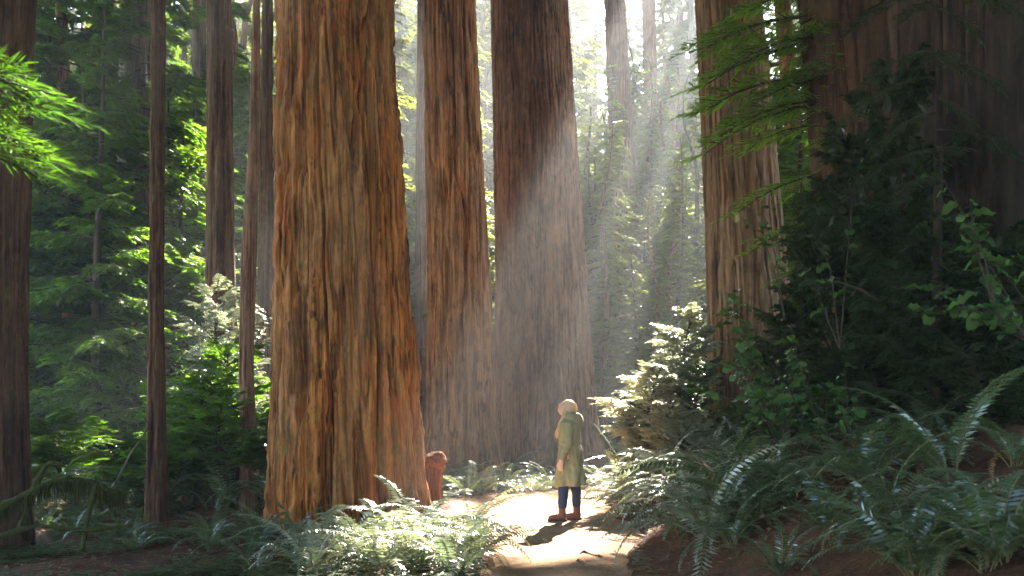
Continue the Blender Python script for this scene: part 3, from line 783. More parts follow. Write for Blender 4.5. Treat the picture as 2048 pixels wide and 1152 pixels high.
# near ferns on the dark right
def onground(a, b_, y0=3.0):
    Y = y0
    while Y < 60:
        p = px(a, b_, Y)
        if p[2] < float(H(p[0], Y)): return p[0], Y
        Y += .03
    return px(a, b_, 12)[0], 12
def pfern(a, b_, sc, label, group=None, **kw):
    x, y = onground(a, b_); return fern(x, y, sc, label, group, **kw)
pfern(1905, 955, 1.0, 'huge dark sword fern with long fronds arching high before the dark giant', n=10, set_=FRL, dead=0,
     dirs=[pi*.93, pi*1.02, pi*.85, pi*.6, pi*.35, pi*.12, -.1, pi*1.25, pi*.72, pi*1.1])
pfern(1830, 1150, .62, 'sword fern in the bottom corner with fronds spreading both ways', n=12, set_=FRL, dead=0)
pfern(1560, 1150, .6, 'blue green sword fern at the bottom edge under the brown slope', n=13, set_=FR, dead=0)
pfern(1650, 1060, .7, 'fern with upright fronds on the brown slope', n=9, set_=FR, dead=0)
pfern(2010, 1110, .6, 'dark sword fern cut off by the edge of the frame low on the slope', n=10, set_=FRL, dead=0)
pfern(1760, 850, .9, 'dim sword fern high on the slope under the dark giant', n=10, set_=FRL, dead=0)
rr = random.Random(19)
for k in range(34):
    a_, b2 = rr.uniform(1400, 2060), rr.uniform(860, 1180)
    pfern(a_, b2, rr.uniform(.6, 1.05), 'shaded sword fern on the brown near slope right of the path', 'shaded ferns on the near slope', n=9)

# ------------------------------------------------------------------ broad leaved shrubs: every leaf a part
def broad_leaf(L, W, rg, fold=.15, curl=.2):
    us = np.linspace(0, 1, 7); vs_ = np.linspace(-1, 1, 5)
    U, V = np.meshgrid(us, vs_, indexing='ij')
    w_ = W*np.sin(pi*U**.8)**.75*(1-.15*U)
    w_ = np.where(U >= 1, 0, w_)
    x = L*U; y = V*w_/2
    z = fold*np.abs(y)-curl*L*U*U+.012*np.sin(U*14)*np.abs(V)
    mb = MB(); mb.add(np.stack([x, y, z], -1).reshape(-1, 3), grid_faces(5, 7), 0, float(rg.random()))
    return mb.mesh('leaf', M['shrub_leaf'], True)
rl = np.random.default_rng(15)
LEAF = [broad_leaf(.13, .085, rl, .2, .25), broad_leaf(.11, .08, rl, .1, .4), broad_leaf(.15, .09, rl, .25, .15), broad_leaf(.10, .06, rl, .15, .3)]
def shrub(label, stems, sc=1.0, every=.10, yellow=()):
    """stems: list of polylines in (px, py, Y)"""
    base = px(*stems[0][0])
    e = empty('broadleaf_shrub', base); tag(e, label, 'shrub')
    for st in stems:
        P = np.array([px(*q) for q in st])-base
        n = 12; t = np.linspace(0, len(P)-1, n)
        C_ = np.stack([np.interp(t, range(len(P)), P[:, k]) for k in range(3)], -1)
        C_[1:-1] = (C_[:-2]+C_[1:-1]*2+C_[2:])/4
        mb = MB(); v, f = tube(C_, np.linspace(.008, .002, n), 5); mb.add(v, f); link('stem', mb.mesh('stem', M['twig'], True), e)
        ln = np.linalg.norm(np.diff(C_, axis=0), axis=1).sum()
        for k in range(int(ln*.85/every)):
            u = 1-k*every/ln*1.0
            i = u*(n-1); p = np.array([np.interp(i, range(n), C_[:, j]) for j in range(3)])
            az = rl.uniform(0, 2*pi)
            link('leaf', LEAF[rl.integers(4)], e, p, (rl.normal(0, .3), rl.uniform(-.35, .45), az), sc*rl.uniform(.9, 1.7))
    return e
def rstem(x0, y0, x1, y1, Y, n=1, spread=40, dY=.5):
    out = []
    for _ in range(n):
        a = rl.normal(0, spread, 2); Y2 = Y+rl.uniform(-dY, dY)
        out.append([(x0, y0, Y), ((x0+x1)/2+a[0]*.5, (y0+y1)/2-abs(a[1])*.4, (Y+Y2)/2), (x1+a[0], y1+a[1], Y2)])
    return out
shrub('broadleaf shrub with glossy leaves catching light before the grey brown redwood', rstem(1560, 900, 1440, 640, 9.5, 3, 40)+rstem(1580, 900, 1520, 650, 9.6, 4, 40)+rstem(1560, 900, 1470, 740, 9.2, 3, 40), .95, .07)
shrub('broadleaf shrub with blue sheened leaves over the single lit frond', rstem(1650, 900, 1560, 700, 9.2, 4, 50)+rstem(1660, 900, 1620, 780, 9.0, 4, 40)+rstem(1640, 900, 1540, 790, 9.0, 3, 50), .95, .07)
shrub('low leafy shrub with blue sheened leaves left of the dim high fern', rstem(1700, 880, 1690, 790, 8.6, 3, 40)+rstem(1700, 880, 1600, 830, 8.6, 3, 50), .85, .07)
shrub('shrub with big drooping leaves hanging before the dark giant trunk', rstem(2080, 700, 1900, 520, 7.6, 3, 50)+rstem(2080, 700, 1850, 570, 7.4, 3, 40)+rstem(2080, 720, 1960, 600, 7.2, 3, 40)+rstem(2080, 650, 1980, 480, 7.8, 2, 40), 1.0, .09)
shrub('tall shrub shoot with a few large pale leaves high before the dark giant trunk', [[(2000, 640, 7.6), (1960, 480, 7.7), (1880, 350, 7.8)], [(2000, 640, 7.6), (1950, 500, 7.6), (1940, 400, 7.6)]], 1.15, .13)
shrub('thin shoot with small green leaves rising in front of the grey brown redwood', [[(1570, 640, 10), (1540, 500, 10.1), (1470, 425, 10.2)], [(1570, 640, 10), (1550, 500, 10.1), (1520, 415, 10.2)]], .85, .11)
shrub('leafy shoot with two bright leaves below the shaded brown trunk', [[(1680, 700, 9.4), (1660, 520, 9.5), (1600, 455, 9.6)], [(1680, 700, 9.4), (1700, 450, 9.6), (1715, 335, 9.8)], [(1680, 700, 9.4), (1640, 600, 9.4), (1620, 540, 9.3)]], 1.0, .16)

# ------------------------------------------------------------------ ground cover and litter
rq = np.random.default_rng(6)
def scatter_xy(n, fn):
    out = []
    while len(out) < n:
        x = rq.uniform(-9, 6, 4000); y = rq.uniform(7.5, 30, 4000)
        k = fn(x, y); out += list(zip(x[k], y[k]))
    return np.array(out[:n])
def pathd(x, y): return np.abs(x-np.interp(y, _Y, _C))/np.interp(y, _Y, _W)
P = scatter_xy(16000, lambda x, y: (pathd(x, y) > 1.12) & (rq.random(len(x)) < np.clip(12/y, 0, 1)**2) & (x < 1.2) & (fbm(x*.9, y*.9, 0, 3, 31) > -.12))
qs = []
for x, y in P:
    s = rq.uniform(.028, .058)*(1+max(0, y-12)*.05); h = rq.uniform(.02, .13); z = float(0)
    a0 = rq.uniform(0, 6.28)
    for k in range(3):
        a = a0+k*2.094; ca, sa = cos(a), sin(a); dz = rq.uniform(-.3, .3)*s
        qs.append([(x, y, h), (x+(ca*.6-sa*.5)*s*1.2, y+(sa*.6+ca*.5)*s*1.2, h+dz), (x+ca*s*1.6, y+sa*s*1.6, h+dz), (x+(ca*.6+sa*.5)*s*1.2, y+(sa*.6-ca*.5)*s*1.2, h+dz)])
qs = np.array(qs); g = H(qs[:, 0, 0], qs[:, 0, 1]); qs[:, :, 2] += g[:, None]
mb = MB(); mb.quads(qs)
tag(link('ground_cover', mb.mesh('ground_cover', M['cover'])), 'low clover leaved ground cover spreading over the forest floor', 'ground cover', kind='stuff')
def litter(n, fn, name, label, smin, smax, asp=.35, off=.012):
    P = scatter_xy(n, fn)
    a = rq.uniform(0, 6.28, n); s = rq.uniform(smin, smax, n); tl = rq.normal(0, .35, n)
    ca, sa = np.cos(a)*s, np.sin(a)*s
    z = H(P[:, 0], P[:, 1])+off+rq.random(n)*.02
    q = np.stack([np.stack([P[:, 0]-ca, P[:, 1]-sa, z-tl*s*.3], -1), np.stack([P[:, 0]+sa*asp, P[:, 1]-ca*asp, z+s*.2], -1),
                  np.stack([P[:, 0]+ca, P[:, 1]+sa, z+tl*s*.5+s*.1], -1), np.stack([P[:, 0]-sa*asp, P[:, 1]+ca*asp, z+s*.1], -1)], 1)
    mb = MB(); mb.quads(q)
    tag(link(name, mb.mesh(name, M['litter'])), label, 'litter', kind='stuff')
litter(16000, lambda x, y: (pathd(x, y) > 1.0) & (rq.random(len(x)) < np.clip(11/y, 0, 1)**2), 'leaf_litter', 'rusty fallen needles and leaves on the forest floor', .02, .06)
litter(1500, lambda x, y: (pathd(x, y) < 1.0) & (rq.random(len(x)) < .1+.9*np.clip(pathd(x, y), 0, 1)**3), 'path_litter', 'small crumbs of bark and needles lying on the dirt path', .006, .02, .5, .014)


for k in range(16):
    pxx = rr.uniform(40, 600); Y = rr.uniform(11.0, 15.0); x = (pxx-1024)/F*Y
    if abs(Y-14) < 1.3 and pxx > 520: continue
    fern(x, Y, rr.uniform(.5, .8), 'small shaded fern on the forest floor left of the mossy giant', 'shaded ferns on the left forest floor', n=9)

FM = []
for k in range(3):
    mbx = MB()
    for i in range(9):
        me = FR[rf.integers(6)]; co = np.zeros(len(me.vertices)*3, np.float32); me.vertices.foreach_get('co', co); co = co.reshape(-1, 3)
        R = rotm('Z', 6.28*i/9+rf.normal(0, .2)) @ rotm('Y', rf.normal(.05, .2)); co = (co*rf.uniform(.8, 1.2)) @ R.T
        mbx.add(co, np.array([p.vertices[:] for p in me.polygons]), 0, RNG.random(len(me.polygons)))
    FM.append(mbx.mesh('sword_fern', M['fern']))
for k in range(150):
    Y = rr.uniform(15.5, 40)
    pxx = rr.uniform(20, 560) if k < 110 else rr.uniform(850, 1400)
    if k >= 110: Y = rr.uniform(24, 48)
    x = (pxx-1024)/F*Y
    o = link('sword_fern', FM[k % 3], None, (x, Y, float(H(x, Y))), (0, 0, rr.uniform(0, 6)), rr.uniform(.9, 1.9))
    tag(o, 'small distant fern on the shaded floor of the left hand wood' if k < 110 else 'distant fern on the floor of the wood behind the big trunks', 'fern', 'distant ferns of the left hand wood' if k < 110 else 'distant ferns behind the big trunks')
bush('dark leafy bush crowding the broad stump', 440, 800, 15.6, 1.0, 1.0, 21, 50, 'redwood_leaf')
bush('dark leafy bush between the broad stump and the mossy giant', 530, 840, 15.2, .8, .6, 22, 40, 'redwood_leaf')
bush('dim bush low in the wood right of the dark slim trunk', 372, 860, 16.4, .9, .9, 23, 46, 'redwood_leaf')
bush('dim bush left of the dark slim trunk in the wood', 215, 850, 17.0, 1.1, 1.2, 24, 50, 'redwood_leaf')
bush('bluish dim bush beside the shaded trunk at the edge', 100, 830, 14.5, 1.0, 1.0, 25, 50, 'redwood_leaf')

# ------------------------------------------------------------------ burl stump, wood on the ground
def ellgrid(nu, nv): return np.meshgrid(np.linspace(0, 2*pi, nu, endpoint=False), np.linspace(.001, pi-.001, nv))
M['burl'] = bark('burl_wood', (.06, .018, .008), (.18, .06, .022), (.30, .12, .045), moss=.02, scale=1.3, bump=.5, c4=(.25, .10, .05))
bp_ = px(864, 992, 15.2); e = empty('burl_stump', bp_); tag(e, 'small red brown stump with a swollen curled burl on top beside the giant trunk', 'stump')
link('stem', trunk_mesh('stem', [(-.25, -.05, 0, .24), (.1, -.02, 0, .185), (.42, .0, 0, .165)], M['burl'], 120, .44, .010, top=.46, depth=.03, seed=5, k=3, rtop=.9, flute=.06), e)
A, B = ellgrid(72, 48)
dx, dy, dz = np.cos(A)*np.sin(B), np.sin(A)*np.sin(B), np.cos(B)
r = 1+.045*np.sin(7*(B+.35*np.sin(A))+1)*np.sin(B)+.10*np.exp(-((dx-.85)**2+(dz+.1)**2)/.10)+.17*fbm(dx*2.6, dy*2.6, dz*2.6, 5, 4)
r = r-.08*np.exp(-((dz-.45+.25*dx)/.07)**2)*(dx > -.5)
v = np.stack([dx*.185*r+.05*dz, dy*.175*r, dz*.19*r], -1).reshape(-1, 3)
mb = MB(); mb.add(v, grid_faces(72, 48, True)); link('burl', mb.mesh('burl', M['burl'], True), e, (.02, 0, .50), (0, .25, 0))

def limb(name, label, cat, pts, r, m, seed=1, sides=10, rough=.15, parent=None):
    P = np.array([px(*q) for q in pts]); b0 = P[0].copy(); P = P-b0
    n = 30; t = np.linspace(0, len(P)-1, n); C_ = np.stack([np.interp(t, range(len(P)), P[:, k]) for k in range(3)], -1)
    for _ in range(3): C_[1:-1] = (C_[:-2]+C_[1:-1]*2+C_[2:])/4
    R = np.interp(t/(len(P)-1), np.linspace(0, 1, len(r)), r)
    v, f = tube(C_, R, sides); d = v-np.repeat(C_, sides, 0)
    v = v+d*rough*4*fbm(v[:, 0]*9, v[:, 1]*9, v[:, 2]*9, 3, seed)[:, None]
    mb = MB(); mb.add(v, f); return link(name, mb.mesh(name, m, True), parent, b0), C_, b0
e = empty('mossy_branch', px(-40, 1040, 10.6)); tag(e, 'arched fallen branch coated in moss with strands hanging from it', 'branch')
o, C_, b0 = limb('limb', '', '', [(-40, 1040, 10.6), (60, 985, 10.7), (120, 958, 10.8), (180, 962, 10.9), (215, 982, 10.9), (255, 990, 11)], [.05, .042, .036, .03, .022, .010], M['moss'], 3, 10, .3)
o.parent = e; o.location = (0, 0, 0)
mb = MB(); q = []
for k in range(1500):
    i = rq.integers(0, 28); p = C_[i]+rq.normal(0, .024, 3)+(C_[i+1]-C_[i])*rq.random(); L = rq.uniform(.02, .20)**1.0*(1 if rq.random() < .8 else 1.6); a = rq.uniform(0, 6.28); w_ = rq.uniform(.003, .009)
    s_ = np.array([cos(a)*w_, sin(a)*w_, 0]); tip = p+np.array([rq.normal(0, .02), rq.normal(0, .02), -L])
    q.append([p-s_, p+s_, tip+s_*.2, tip-s_*.2])
mb.quads(q); o = link('hanging_moss', mb.mesh('hanging_moss', M['moss']), e); o['kind'] = 'stuff'
for lab, pts, r in (('mossy branch crossing low in front of the arched one', [(-30, 1085, 10.2), (70, 1050, 10.4), (170, 1062, 10.5), (260, 1050, 10.6)], [.03, .028, .02, .01]),
                    ('mossy branch rising steeply behind the arched one at the left edge', [(40, 1060, 11.4), (75, 960, 11.4), (95, 925, 11.3), (130, 930, 11.3)], [.035, .03, .025, .012]),
                    ('mossy stick leaning down from the arched branch', [(190, 970, 10.9), (175, 1040, 10.8), (165, 1100, 10.4)], [.03, .025, .02])):
    o, _, _ = limb('mossy_branch', lab, 'branch', pts, r, M['moss'], 5, 8, .3); tag(o, lab, 'branch', 'mossy branches at the left edge')
o, _, _ = limb('bare_twig', '', '', [(226, 975, 12), (245, 940, 12), (262, 905, 12), (288, 870, 12), (300, 848, 12), (284, 832, 12), (272, 815, 12)], [.014, .011, .012, .010, .012, .007, .004], M['bark_grey'], 4, 6, .1)
tag(o, 'pale curved bare twig standing beside the dark slim trunk', 'twig')
o, _, _ = limb('mossy_log', '', '', [(1186, 850, 22), (1212, 885, 21.5), (1240, 930, 21)], [.05, .06, .06], M['moss'], 4, 8, .1)
tag(o, 'thin mossy log leaning in the shade just behind the person', 'log')
def onpath(a, b_):
    Y = F*CH/(b_-HOR); return (a-1024)/F*Y, Y
for lab, pts, r in (('bent root breaking the dirt in the lower part of the path', [(1148, 1112), (1168, 1104), (1186, 1112), (1200, 1116), (1216, 1106)], .022),
                    ('short root stub on the path below the bent root', [(1146, 1128), (1158, 1123), (1172, 1134)], .03)):
    P = [onpath(*q) for q in pts]; P = np.array([(x, y, float(H(x, y))+.006) for x, y in P]); P[[0, -1], 2] -= .03
    v, f = tube(P, [r*.5, r, r*.8, r, r*.4][:len(P)], 8); v = v+.008*fbm(v[:, 0]*20, v[:, 1]*20, v[:, 2]*20, 2, 3)[:, None]
    mb = MB(); mb.add(v, f); o = link('tree_root', mb.mesh('tree_root', M['bark_thin'], True)); tag(o, lab, 'root')
M['stone'] = plain('stone', (.22, .16, .13), .9, .3, 30, .5)
def stone(x, y, s, lab, seed):
    A, B = ellgrid(14, 9); dx, dy, dz = np.cos(A)*np.sin(B), np.sin(A)*np.sin(B), np.cos(B)
    r = s*(1+.45*fbm(dx*1.6+seed, dy*1.6, dz*1.6, 2, seed))
    mb = MB(); mb.add(np.stack([dx*r*1.3, dy*r, dz*r*.6], -1).reshape(-1, 3), grid_faces(14, 9, True))
    tag(link('stone', mb.mesh('stone', M['stone']), None, (x, y, float(H(x, y))+s*.1)), lab, 'stone', 'stones on the path')
for k, (a, b_, s, lab) in enumerate([(1228, 1111, .035, 'dark stone beside the right end of the bent root'), (1156, 1085, .025, 'flat stone on the path between the bent root and the shadow'), (1192, 1068, .03, 'stone on the path right of the shadow tip'),
        (1050, 1120, .018, 'small stone near the left edge of the path'), (1228, 1132, .025, 'stone at the right edge of the path near the bottom'), (1100, 1138, .015, 'tiny stone low in the middle of the path')]):
    x, y = onpath(a, b_); stone(x, y, s, lab, k+2)

# ------------------------------------------------------------------ the person
M['skin'] = plain('skin', (.62, .36, .26), .5, .06, 30, .05)
M['hair'] = leafmat('hair', (.80, .55, .36), (.93, .73, .53), (1.2, 1.1, .9), rough=.4, trans=.35)
M['coat'] = plain('coat', (.26, .235, .125), .85, .10, 9, .25)
M['coat2'] = plain('coat_lining', (.12, .13, .07), .9, .1, 9, .1)
M['jeans'] = plain('jeans', (.025, .04, .085), .85, .25, 80, .2)
M['boot'] = plain('boot', (.16, .055, .03), .6, .2, 30, .2)
M['sole'] = plain('boot_sole', (.04, .03, .025), .8)
M['cord'] = plain('cord', (.75, .72, .65), .6)
XP, YP = px(1137, 1040, 13.55)[0], 13.55
per = empty('person', (XP, YP, float(H(XP, YP))+.02), (0, 0, radians(-9)), 1.0)
tag(per, 'person with long blonde hair, olive parka, jeans and brown boots looking up at the trees', 'person')
def remesh(mb, name, m, vox, smooth=3):
    me = mb.mesh(name, m, True); o = bpy.data.objects.new('tmp', me); COL.objects.link(o)
    r = o.modifiers.new('r', 'REMESH'); r.mode = 'VOXEL'; r.voxel_size = vox; r.use_smooth_shade = True
    if smooth: q = o.modifiers.new('s', 'SMOOTH'); q.iterations = smooth; q.factor = .5
    me2 = bpy.data.meshes.new_from_object(o.evaluated_get(bpy.context.evaluated_depsgraph_get())); me2.name = name
    bpy.data.objects.remove(o)
    if not me2.materials: me2.materials.append(m)
    return me2
def closed(mb, pts, rad, sides=16, sq=(1, 1)):
    """closed tapered tube"""
    P = np.asarray(pts, float); n = 5
    t = np.linspace(0, len(P)-1, (len(P)-1)*n+1)
    C_ = np.stack([np.interp(t, range(len(P)), P[:, k]) for k in range(3)], -1); R = np.interp(t, range(len(P)), rad)
    v, f = tube(C_, R, sides); d = v-np.repeat(C_, sides, 0)
    v = np.repeat(C_, sides, 0)+d*np.array([sq[0], sq[1], 1])
    nv = len(v); v = np.concatenate([v, C_[:1], C_[-1:]])
    i = np.arange(sides); k = (i+1) % sides
    m0 = len(mb.v)
    off = mb.n
    mb.add(v, f)
    mb.f.append(np.stack([k, i, np.full(sides, nv)], -1)+off); mb.mi.append(np.zeros(sides)); mb.var.append(np.full(sides, .5))
    b_ = nv-sides
    mb.f.append(np.stack([b_+i, b_+k, np.full(sides, nv+1)], -1)+off); mb.mi.append(np.zeros(sides)); mb.var.append(np.full(sides, .5))
def ball(mb, c, r, R=None, fn=None):
    A, B = ellgrid(40, 28); dx, dy, dz = np.cos(A)*np.sin(B), np.sin(A)*np.sin(B), np.cos(B)
    k = 1 if fn is None else fn(dx, dy, dz)
    v = np.stack([dx*r[0]*k, dy*r[1]*k, dz*r[2]*k], -1).reshape(-1, 3)
    if R is not None: v = v @ R.T
    mb.add(v+np.array(c), grid_faces(40, 28, True))
TILT = rotm('Y', radians(34))
HC = np.array([-.035, 0, 1.515])
def facef(dx, dy, dz):
    g = lambda a, b_, c, s: np.exp(-((dx-a)**2+(dy-b_)**2+(dz-c)**2)/s)
    k = 1+.20*g(-1, 0, -.12, .020)+.10*g(-.98, 0, .05, .02)+.07*g(-.86, 0, -.48, .02)+.10*g(-.72, 0, -.75, .06)-.06*g(-.9, .36, .12, .03)-.06*g(-.9, -.36, .12, .03)+.03*g(-.95, 0, .3, .05)
    return k*(1-.10*np.clip(-dz, 0, 1)*np.abs(dy))
body = MB()
ball(body, HC, (.098, .076, .115), TILT, facef)
for s in (-1, 1):
    ball(body, HC+TILT @ np.array([.01, s*.076, -.01]), (.018, .008, .03), TILT)
closed(body, [(.02, 0, 1.30), (.0, 0, 1.40), (-.005, 0, 1.47)], [.065, .052, .052])
closed(body, [(.03, 0, .82), (.03, 0, 1.0), (.02, 0, 1.2), (.02, 0, 1.34)], [.13, .10, .12, .07], 20, (.85, 1.15))
ARMS = {-1: [(.01, -.165, 1.315), (.02, -.215, 1.06), (-.075, -.235, .83)], 1: [(.01, .165, 1.315), (.03, .215, 1.06), (-.03, .225, .83)]}
for s in (-1, 1):
    closed(body, ARMS[s], [.05, .042, .03])
    w0 = np.array(ARMS[s][2]); d = np.array([-.10, -s*-.0, -.99])
    closed(body, [w0, w0+d*.05, w0+d*.10], [.024, .032, .028], 12, (1.25, .55))
    for k, (oy, L) in enumerate(((-.030, .062), (-.010, .072), (.010, .068), (.028, .052))):
        p0 = w0+d*.095+np.array([oy, 0, 0]); p1 = p0+d*L*.55+np.array([.003, -s*.006, 0]); p2 = p1+np.array([.012, -s*.016, -L*.42])
        closed(body, [p0-d*.02, p1, p2], [.0095, .0088, .007], 8)
    p0 = w0+d*.04+np.array([-.025, 0, 0]); closed(body, [p0, p0+np.array([-.028, -s*.008, -.028]), p0+np.array([-.030, -s*.018, -.058])], [.012, .010, .008], 8)
LEGS = {-1: [(.01, -.085, .90), (-.055, -.09, .50), (-.075, -.10, .12)], 1: [(.05, .085, .90), (.085, .09, .50), (.105, .10, .12)]}
for s in (-1, 1):
    closed(body, LEGS[s]+[(LEGS[s][2][0], LEGS[s][2][1], .06)], [.085, .055, .038, .036])
    f0 = np.array(LEGS[s][2]); closed(body, [f0+np.array([.03, 0, -.08]), f0+np.array([-.10, 0, -.085])], [.035, .03], 12)
link('body', remesh(body, 'body', M['skin'], .009, 1), per)
j = MB(); closed(j, [(.03, 0, .80), (.03, 0, 1.0)], [.11, .10], 24, (.85, 1.1))
for s in (-1, 1):
    L_ = LEGS[s]; closed(j, [np.array(L_[0])+(0, 0, -.02), L_[1], np.array(L_[2])+(0, 0, .05)], [.076, .074, .060], 20)
jm = remesh(j, 'jeans', M['jeans'], .011, 2)
co = np.zeros(len(jm.vertices)*3, np.float32); jm.vertices.foreach_get('co', co); co = co.reshape(-1, 3)
co[:, 0] += .010*noise(co[:, 0]*5, co[:, 1]*5, co[:, 2]*16, 4); co[:, 1] += .008*noise(co[:, 0]*5, co[:, 1]*5, co[:, 2]*18, 5)
jm.vertices.foreach_set('co', co.ravel()); link('jeans', jm, per)
for s in (-1, 1):
    f0 = np.array(LEGS[s][2]); bx_ = f0[0]; by = f0[1]
    m_ = MB(); closed(m_, [(bx_+.005, by, .05), (bx_, by, .12), (bx_-.002, by, .20)], [.050, .050, .054], 16)
    closed(m_, [(bx_+.055, by, .045), (bx_+.0, by, .05), (bx_-.08, by, .045), (bx_-.155, by, .035), (bx_-.19, by, .03)], [.034, .044, .044, .038, .02], 16, (1, .95))
    bo = link('boot', remesh(m_, 'boot', M['boot'], .008, 2), per)
    us = np.linspace(0, 2*pi, 28, endpoint=False)
    xo = bx_-.065+.135*np.cos(us); yo = by+.046*np.sin(us)*(1+.12*np.cos(us+pi))
    ring = np.stack([xo, yo, 0*us], -1); V = np.concatenate([ring+(0, 0, z) for z in (-.012, .022)])
    m_ = MB(); m_.add(V, grid_faces(28, 2, True)); m_.f.append(np.arange(28)[None]+28); m_.mi.append([0]); m_.var.append([.5]); m_.f.append(np.arange(27, -1, -1)[None]); m_.mi.append([0]); m_.var.append([.5])
    link('sole', m_.mesh('sole', M['sole']), bo)
    m_ = MB()
    for k in range(4):
        z = .085+.028*k; x = bx_-.055+.006*k-(.02 if k == 0 else 0)
        v, f = tube([(x, by-.028, z), (x-.008, by, z+.01), (x, by+.028, z)], .0035, 5); m_.add(v, f)
    v, f = tube([(bx_-.05, by-.02, .185), (bx_-.075, by-.03, .20), (bx_-.07, by-.035, .17)], .004, 5); m_.add(v, f)
    link('lace', m_.mesh('lace', M['sole']), bo)
# coat
zs = [.465, .47, .52, .62, .74, .86, .96, 1.04, 1.14, 1.24, 1.31, 1.36, 1.395, 1.42]
rx = [.192, .197, .196, .190, .180, .168, .156, .150, .152, .152, .142, .124, .095, .070]
ry = [.200, .208, .206, .200, .190, .180, .170, .166, .172, .180, .176, .150, .105, .075]
cxs = [.03, .03, .03, .03, .03, .028, .025, .022, .015, .012, .01, .01, .008, .005]
th = np.arange(96)/96*2*pi; zz = np.concatenate([np.linspace(.465, 1.42, 90)])
TH, Z = np.meshgrid(th, zz)
RX, RY, CX = (np.interp(Z, zs, a) for a in (rx, ry, cxs))
fold = 1.7*(.013*np.sin(TH*6+3*noise(TH*.0, 0*TH, Z*2.5, 3)+1)*sstep(1.0, .5, Z)+.008*noise(np.cos(TH)*3, np.sin(TH)*3, Z*7, 9)+.006*noise(np.cos(TH)*7, np.sin(TH)*7, Z*16, 10))
fold = fold-.010*np.exp(-((Z-1.02)/.012)**2)
vent = -.02*np.exp(-((TH-.25)/.05)**2)*sstep(.80, .6, Z)
k = 1+(fold+vent)/.17
v = np.stack([CX+np.cos(TH)*RX*k, np.sin(TH)*RY*k, Z+(.012*np.sin(TH*3+1)+.02*np.cos(TH))*sstep(.6, .465, Z)], -1)
mb = MB(); mb.add(v.reshape(-1, 3), grid_faces(96, 90, True))
coat = link('coat', mb.mesh('coat', M['coat'], True), per)
sol = coat.modifiers.new('thick', 'SOLIDIFY'); sol.thickness = .006; sol.offset = -1
for s in (-1, 1):
    P = np.array(ARMS[s]); P[0] += (0, -s*.012, .0); t = np.linspace(0, 2, 40)
    C_ = np.stack([np.interp(t, range(3), P[:, k]) for k in range(3)], -1)
    for _ in range(6): C_[1:-1] = (C_[:-2]+C_[1:-1]*2+C_[2:])/4
    R = np.interp(t, [0, .3, 1, 1.9, 2], [.070, .076, .064, .054, .052]); v, f = tube(C_, R, 28); d = v-np.repeat(C_, 28, 0)
    v = v+d*(.14*noise(v[:, 0]*9, v[:, 1]*9, v[:, 2]*26, 5)+.10*noise(v[:, 0]*20, v[:, 1]*20, v[:, 2]*40, 6))[:, None]
    ii = np.arange(28)
    mb = MB(); mb.add(v, f); mb.f.append(ii[::-1][None]); mb.mi.append([0]); mb.var.append([.5])
    sl_ = link('sleeve', mb.mesh('sleeve', M['coat'], True), per)
    v, f = tube(C_[-4:], .056, 24); mb = MB(); mb.add(v, f); link('cuff', mb.mesh('cuff', M['coat'], True), sl_)
# hood lying on the back
A = np.linspace(0, 2*pi, 64, endpoint=False); Bq = np.linspace(0, 2*pi, 20, endpoint=False)
AA, BB = np.meshgrid(A, Bq)
back = (1+np.cos(AA))/2
tr_ = .026+.048*back**1.2
rrr = .085+.030*back
fx_ = 1+.12*noise(np.cos(AA)*3, np.sin(AA)*3, BB*.6, 8)
v = np.stack([.015+np.cos(AA)*(rrr+tr_*np.cos(BB)*fx_), np.sin(AA)*(.10+tr_*np.cos(BB)*fx_*.9), 1.395+tr_*np.sin(BB)*fx_*(1.1+.4*back)-.055*back*back+.02*(1-back)], -1)
mb = MB(); f = grid_faces(64, 20, True)
f2 = np.stack([np.arange(64)+19*64, (np.arange(64)+1) % 64+19*64, (np.arange(64)+1) % 64, np.arange(64)], -1)
mb.add(v.reshape(-1, 3), np.concatenate([f, f2])); link('hood', mb.mesh('hood', M['coat'], True), per)
mb = MB(); v, f = tube([(.17, -.10, 1.03), (.185, -.10, 1.0), (.182, -.105, .96)], .004, 6); mb.add(v, f); link('drawcord', mb.mesh('drawcord', M['cord'], True), coat)
mb = MB(); v, f = tube([(.235, -.06, .50), (.245, -.06, .47), (.24, -.065, .44)], .004, 6); mb.add(v, f); link('drawcord', mb.mesh('drawcord', M['cord'], True), coat)
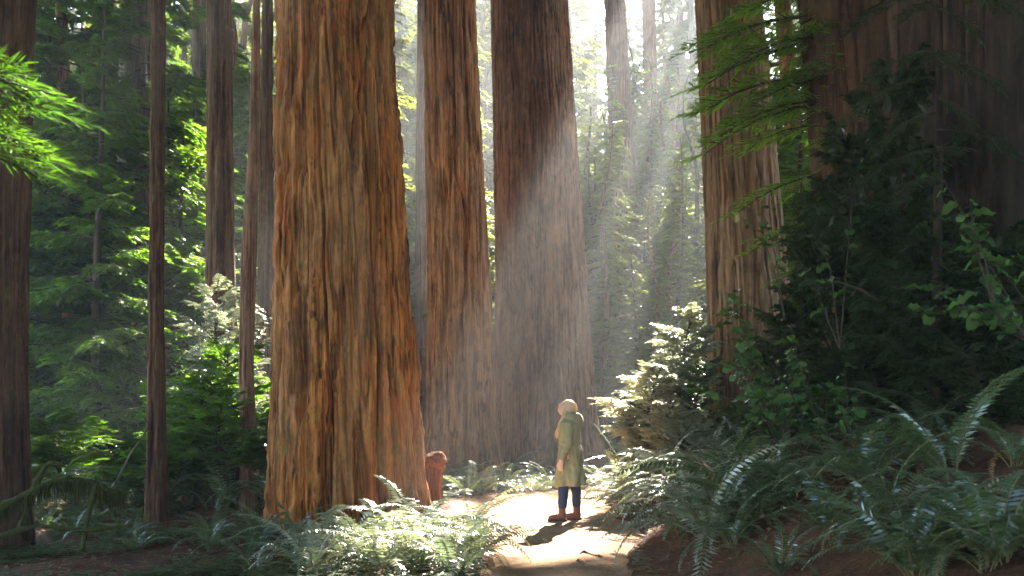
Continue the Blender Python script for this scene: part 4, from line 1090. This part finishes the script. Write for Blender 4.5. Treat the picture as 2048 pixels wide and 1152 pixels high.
# hair
hr = MB(); rh = np.random.default_rng(2)
def capf(dx, dy, dz): return 1+.02*noise(dx*4, dy*9, dz*4, 3)
A, B = ellgrid(56, 36); dx, dy, dz = np.cos(A)*np.sin(B), np.sin(A)*np.sin(B), np.cos(B)
cut_ = (dx < -.18-.6*(dz > .45)) ; kk = np.where(cut_, .86, 1.0)
v = np.stack([dx*.128*kk+.026, dy*.100*kk, dz*.132*kk+.004], -1)*(1+.04*noise(dx*3, dy*16, dz*5, 2))[..., None]
hr.add(v.reshape(-1, 3) @ TILT.T+HC, grid_faces(56, 36, True))
for k in range(150):
    a = rh.uniform(-1.95, 1.95); sx = cos(a); sy = sin(a)
    p0 = HC+TILT @ np.array([.10*sx+.01, .082*sy, rh.uniform(-.03, .06)])
    if sx > .1:      # to the back, into the hood
        p1 = p0+np.array([.012, .0, -.07]); p2 = np.array([.065*sx+.01, .07*sy, 1.40+rh.uniform(-.01, .02)])
        P = [p0, (p0+p1)/2+(.01, 0, 0), p1, p2]; R = [.012, .014, .012, .006]
    else:            # down over the front of the shoulder
        e1 = np.array([-.085+rh.normal(0, .012), (.085+rh.normal(0, .014))*np.sign(sy), 1.36]); e2 = e1+np.array([-.05, .015*np.sign(sy), -.10-rh.random()*.04]); e3 = e2+np.array([-.012+rh.normal(0, .012), rh.normal(0, .012), -.08-.06*rh.random()])
        P = [p0, (p0+e1)/2+(.012, .012*np.sign(sy), 0), e1, e2, e3]; R = [.010, .013, .012, .010, .002]
    t = np.linspace(0, len(P)-1, 12); P = np.array(P); C_ = np.stack([np.interp(t, range(len(P)), P[:, q]) for q in range(3)], -1)
    for _ in range(2): C_[1:-1] = (C_[:-2]+C_[1:-1]*2+C_[2:])/4
    C_[2:] += rh.normal(0, .0025, (10, 3))
    vv, ff = tube(C_, np.interp(t, range(len(R)), R)*.6, 6); hr.add(vv, ff)
link('hair', hr.mesh('hair', M['hair'], True), per)

# ------------------------------------------------------------------ haze
hm = bpy.data.materials.new('haze'); hm.use_nodes = True; nt = hm.node_tree; nt.nodes.clear()
out = nt.nodes.new('ShaderNodeOutputMaterial'); pv = nt.nodes.new('ShaderNodeVolumePrincipled')
pv.inputs['Color'].default_value = (.50, .52, .54, 1); pv.inputs['Density'].default_value = .0024; pv.inputs['Anisotropy'].default_value = .42
nt.links.new(pv.outputs[0], out.inputs['Volume'])
x0, x1, y0, y1, z0, z1 = -100, 100, -20, 160, -4, 62
v = [(x, y, z) for z in (z0, z1) for y in (y0, y1) for x in (x0, x1)]
mb = MB(); mb.add(v, [(0, 2, 3, 1), (4, 5, 7, 6), (0, 1, 5, 4), (2, 6, 7, 3), (0, 4, 6, 2), (1, 3, 7, 5)])
tag(link('haze', mb.mesh('haze', hm)), 'thin morning haze that shows the sunbeams', 'haze', kind='stuff')
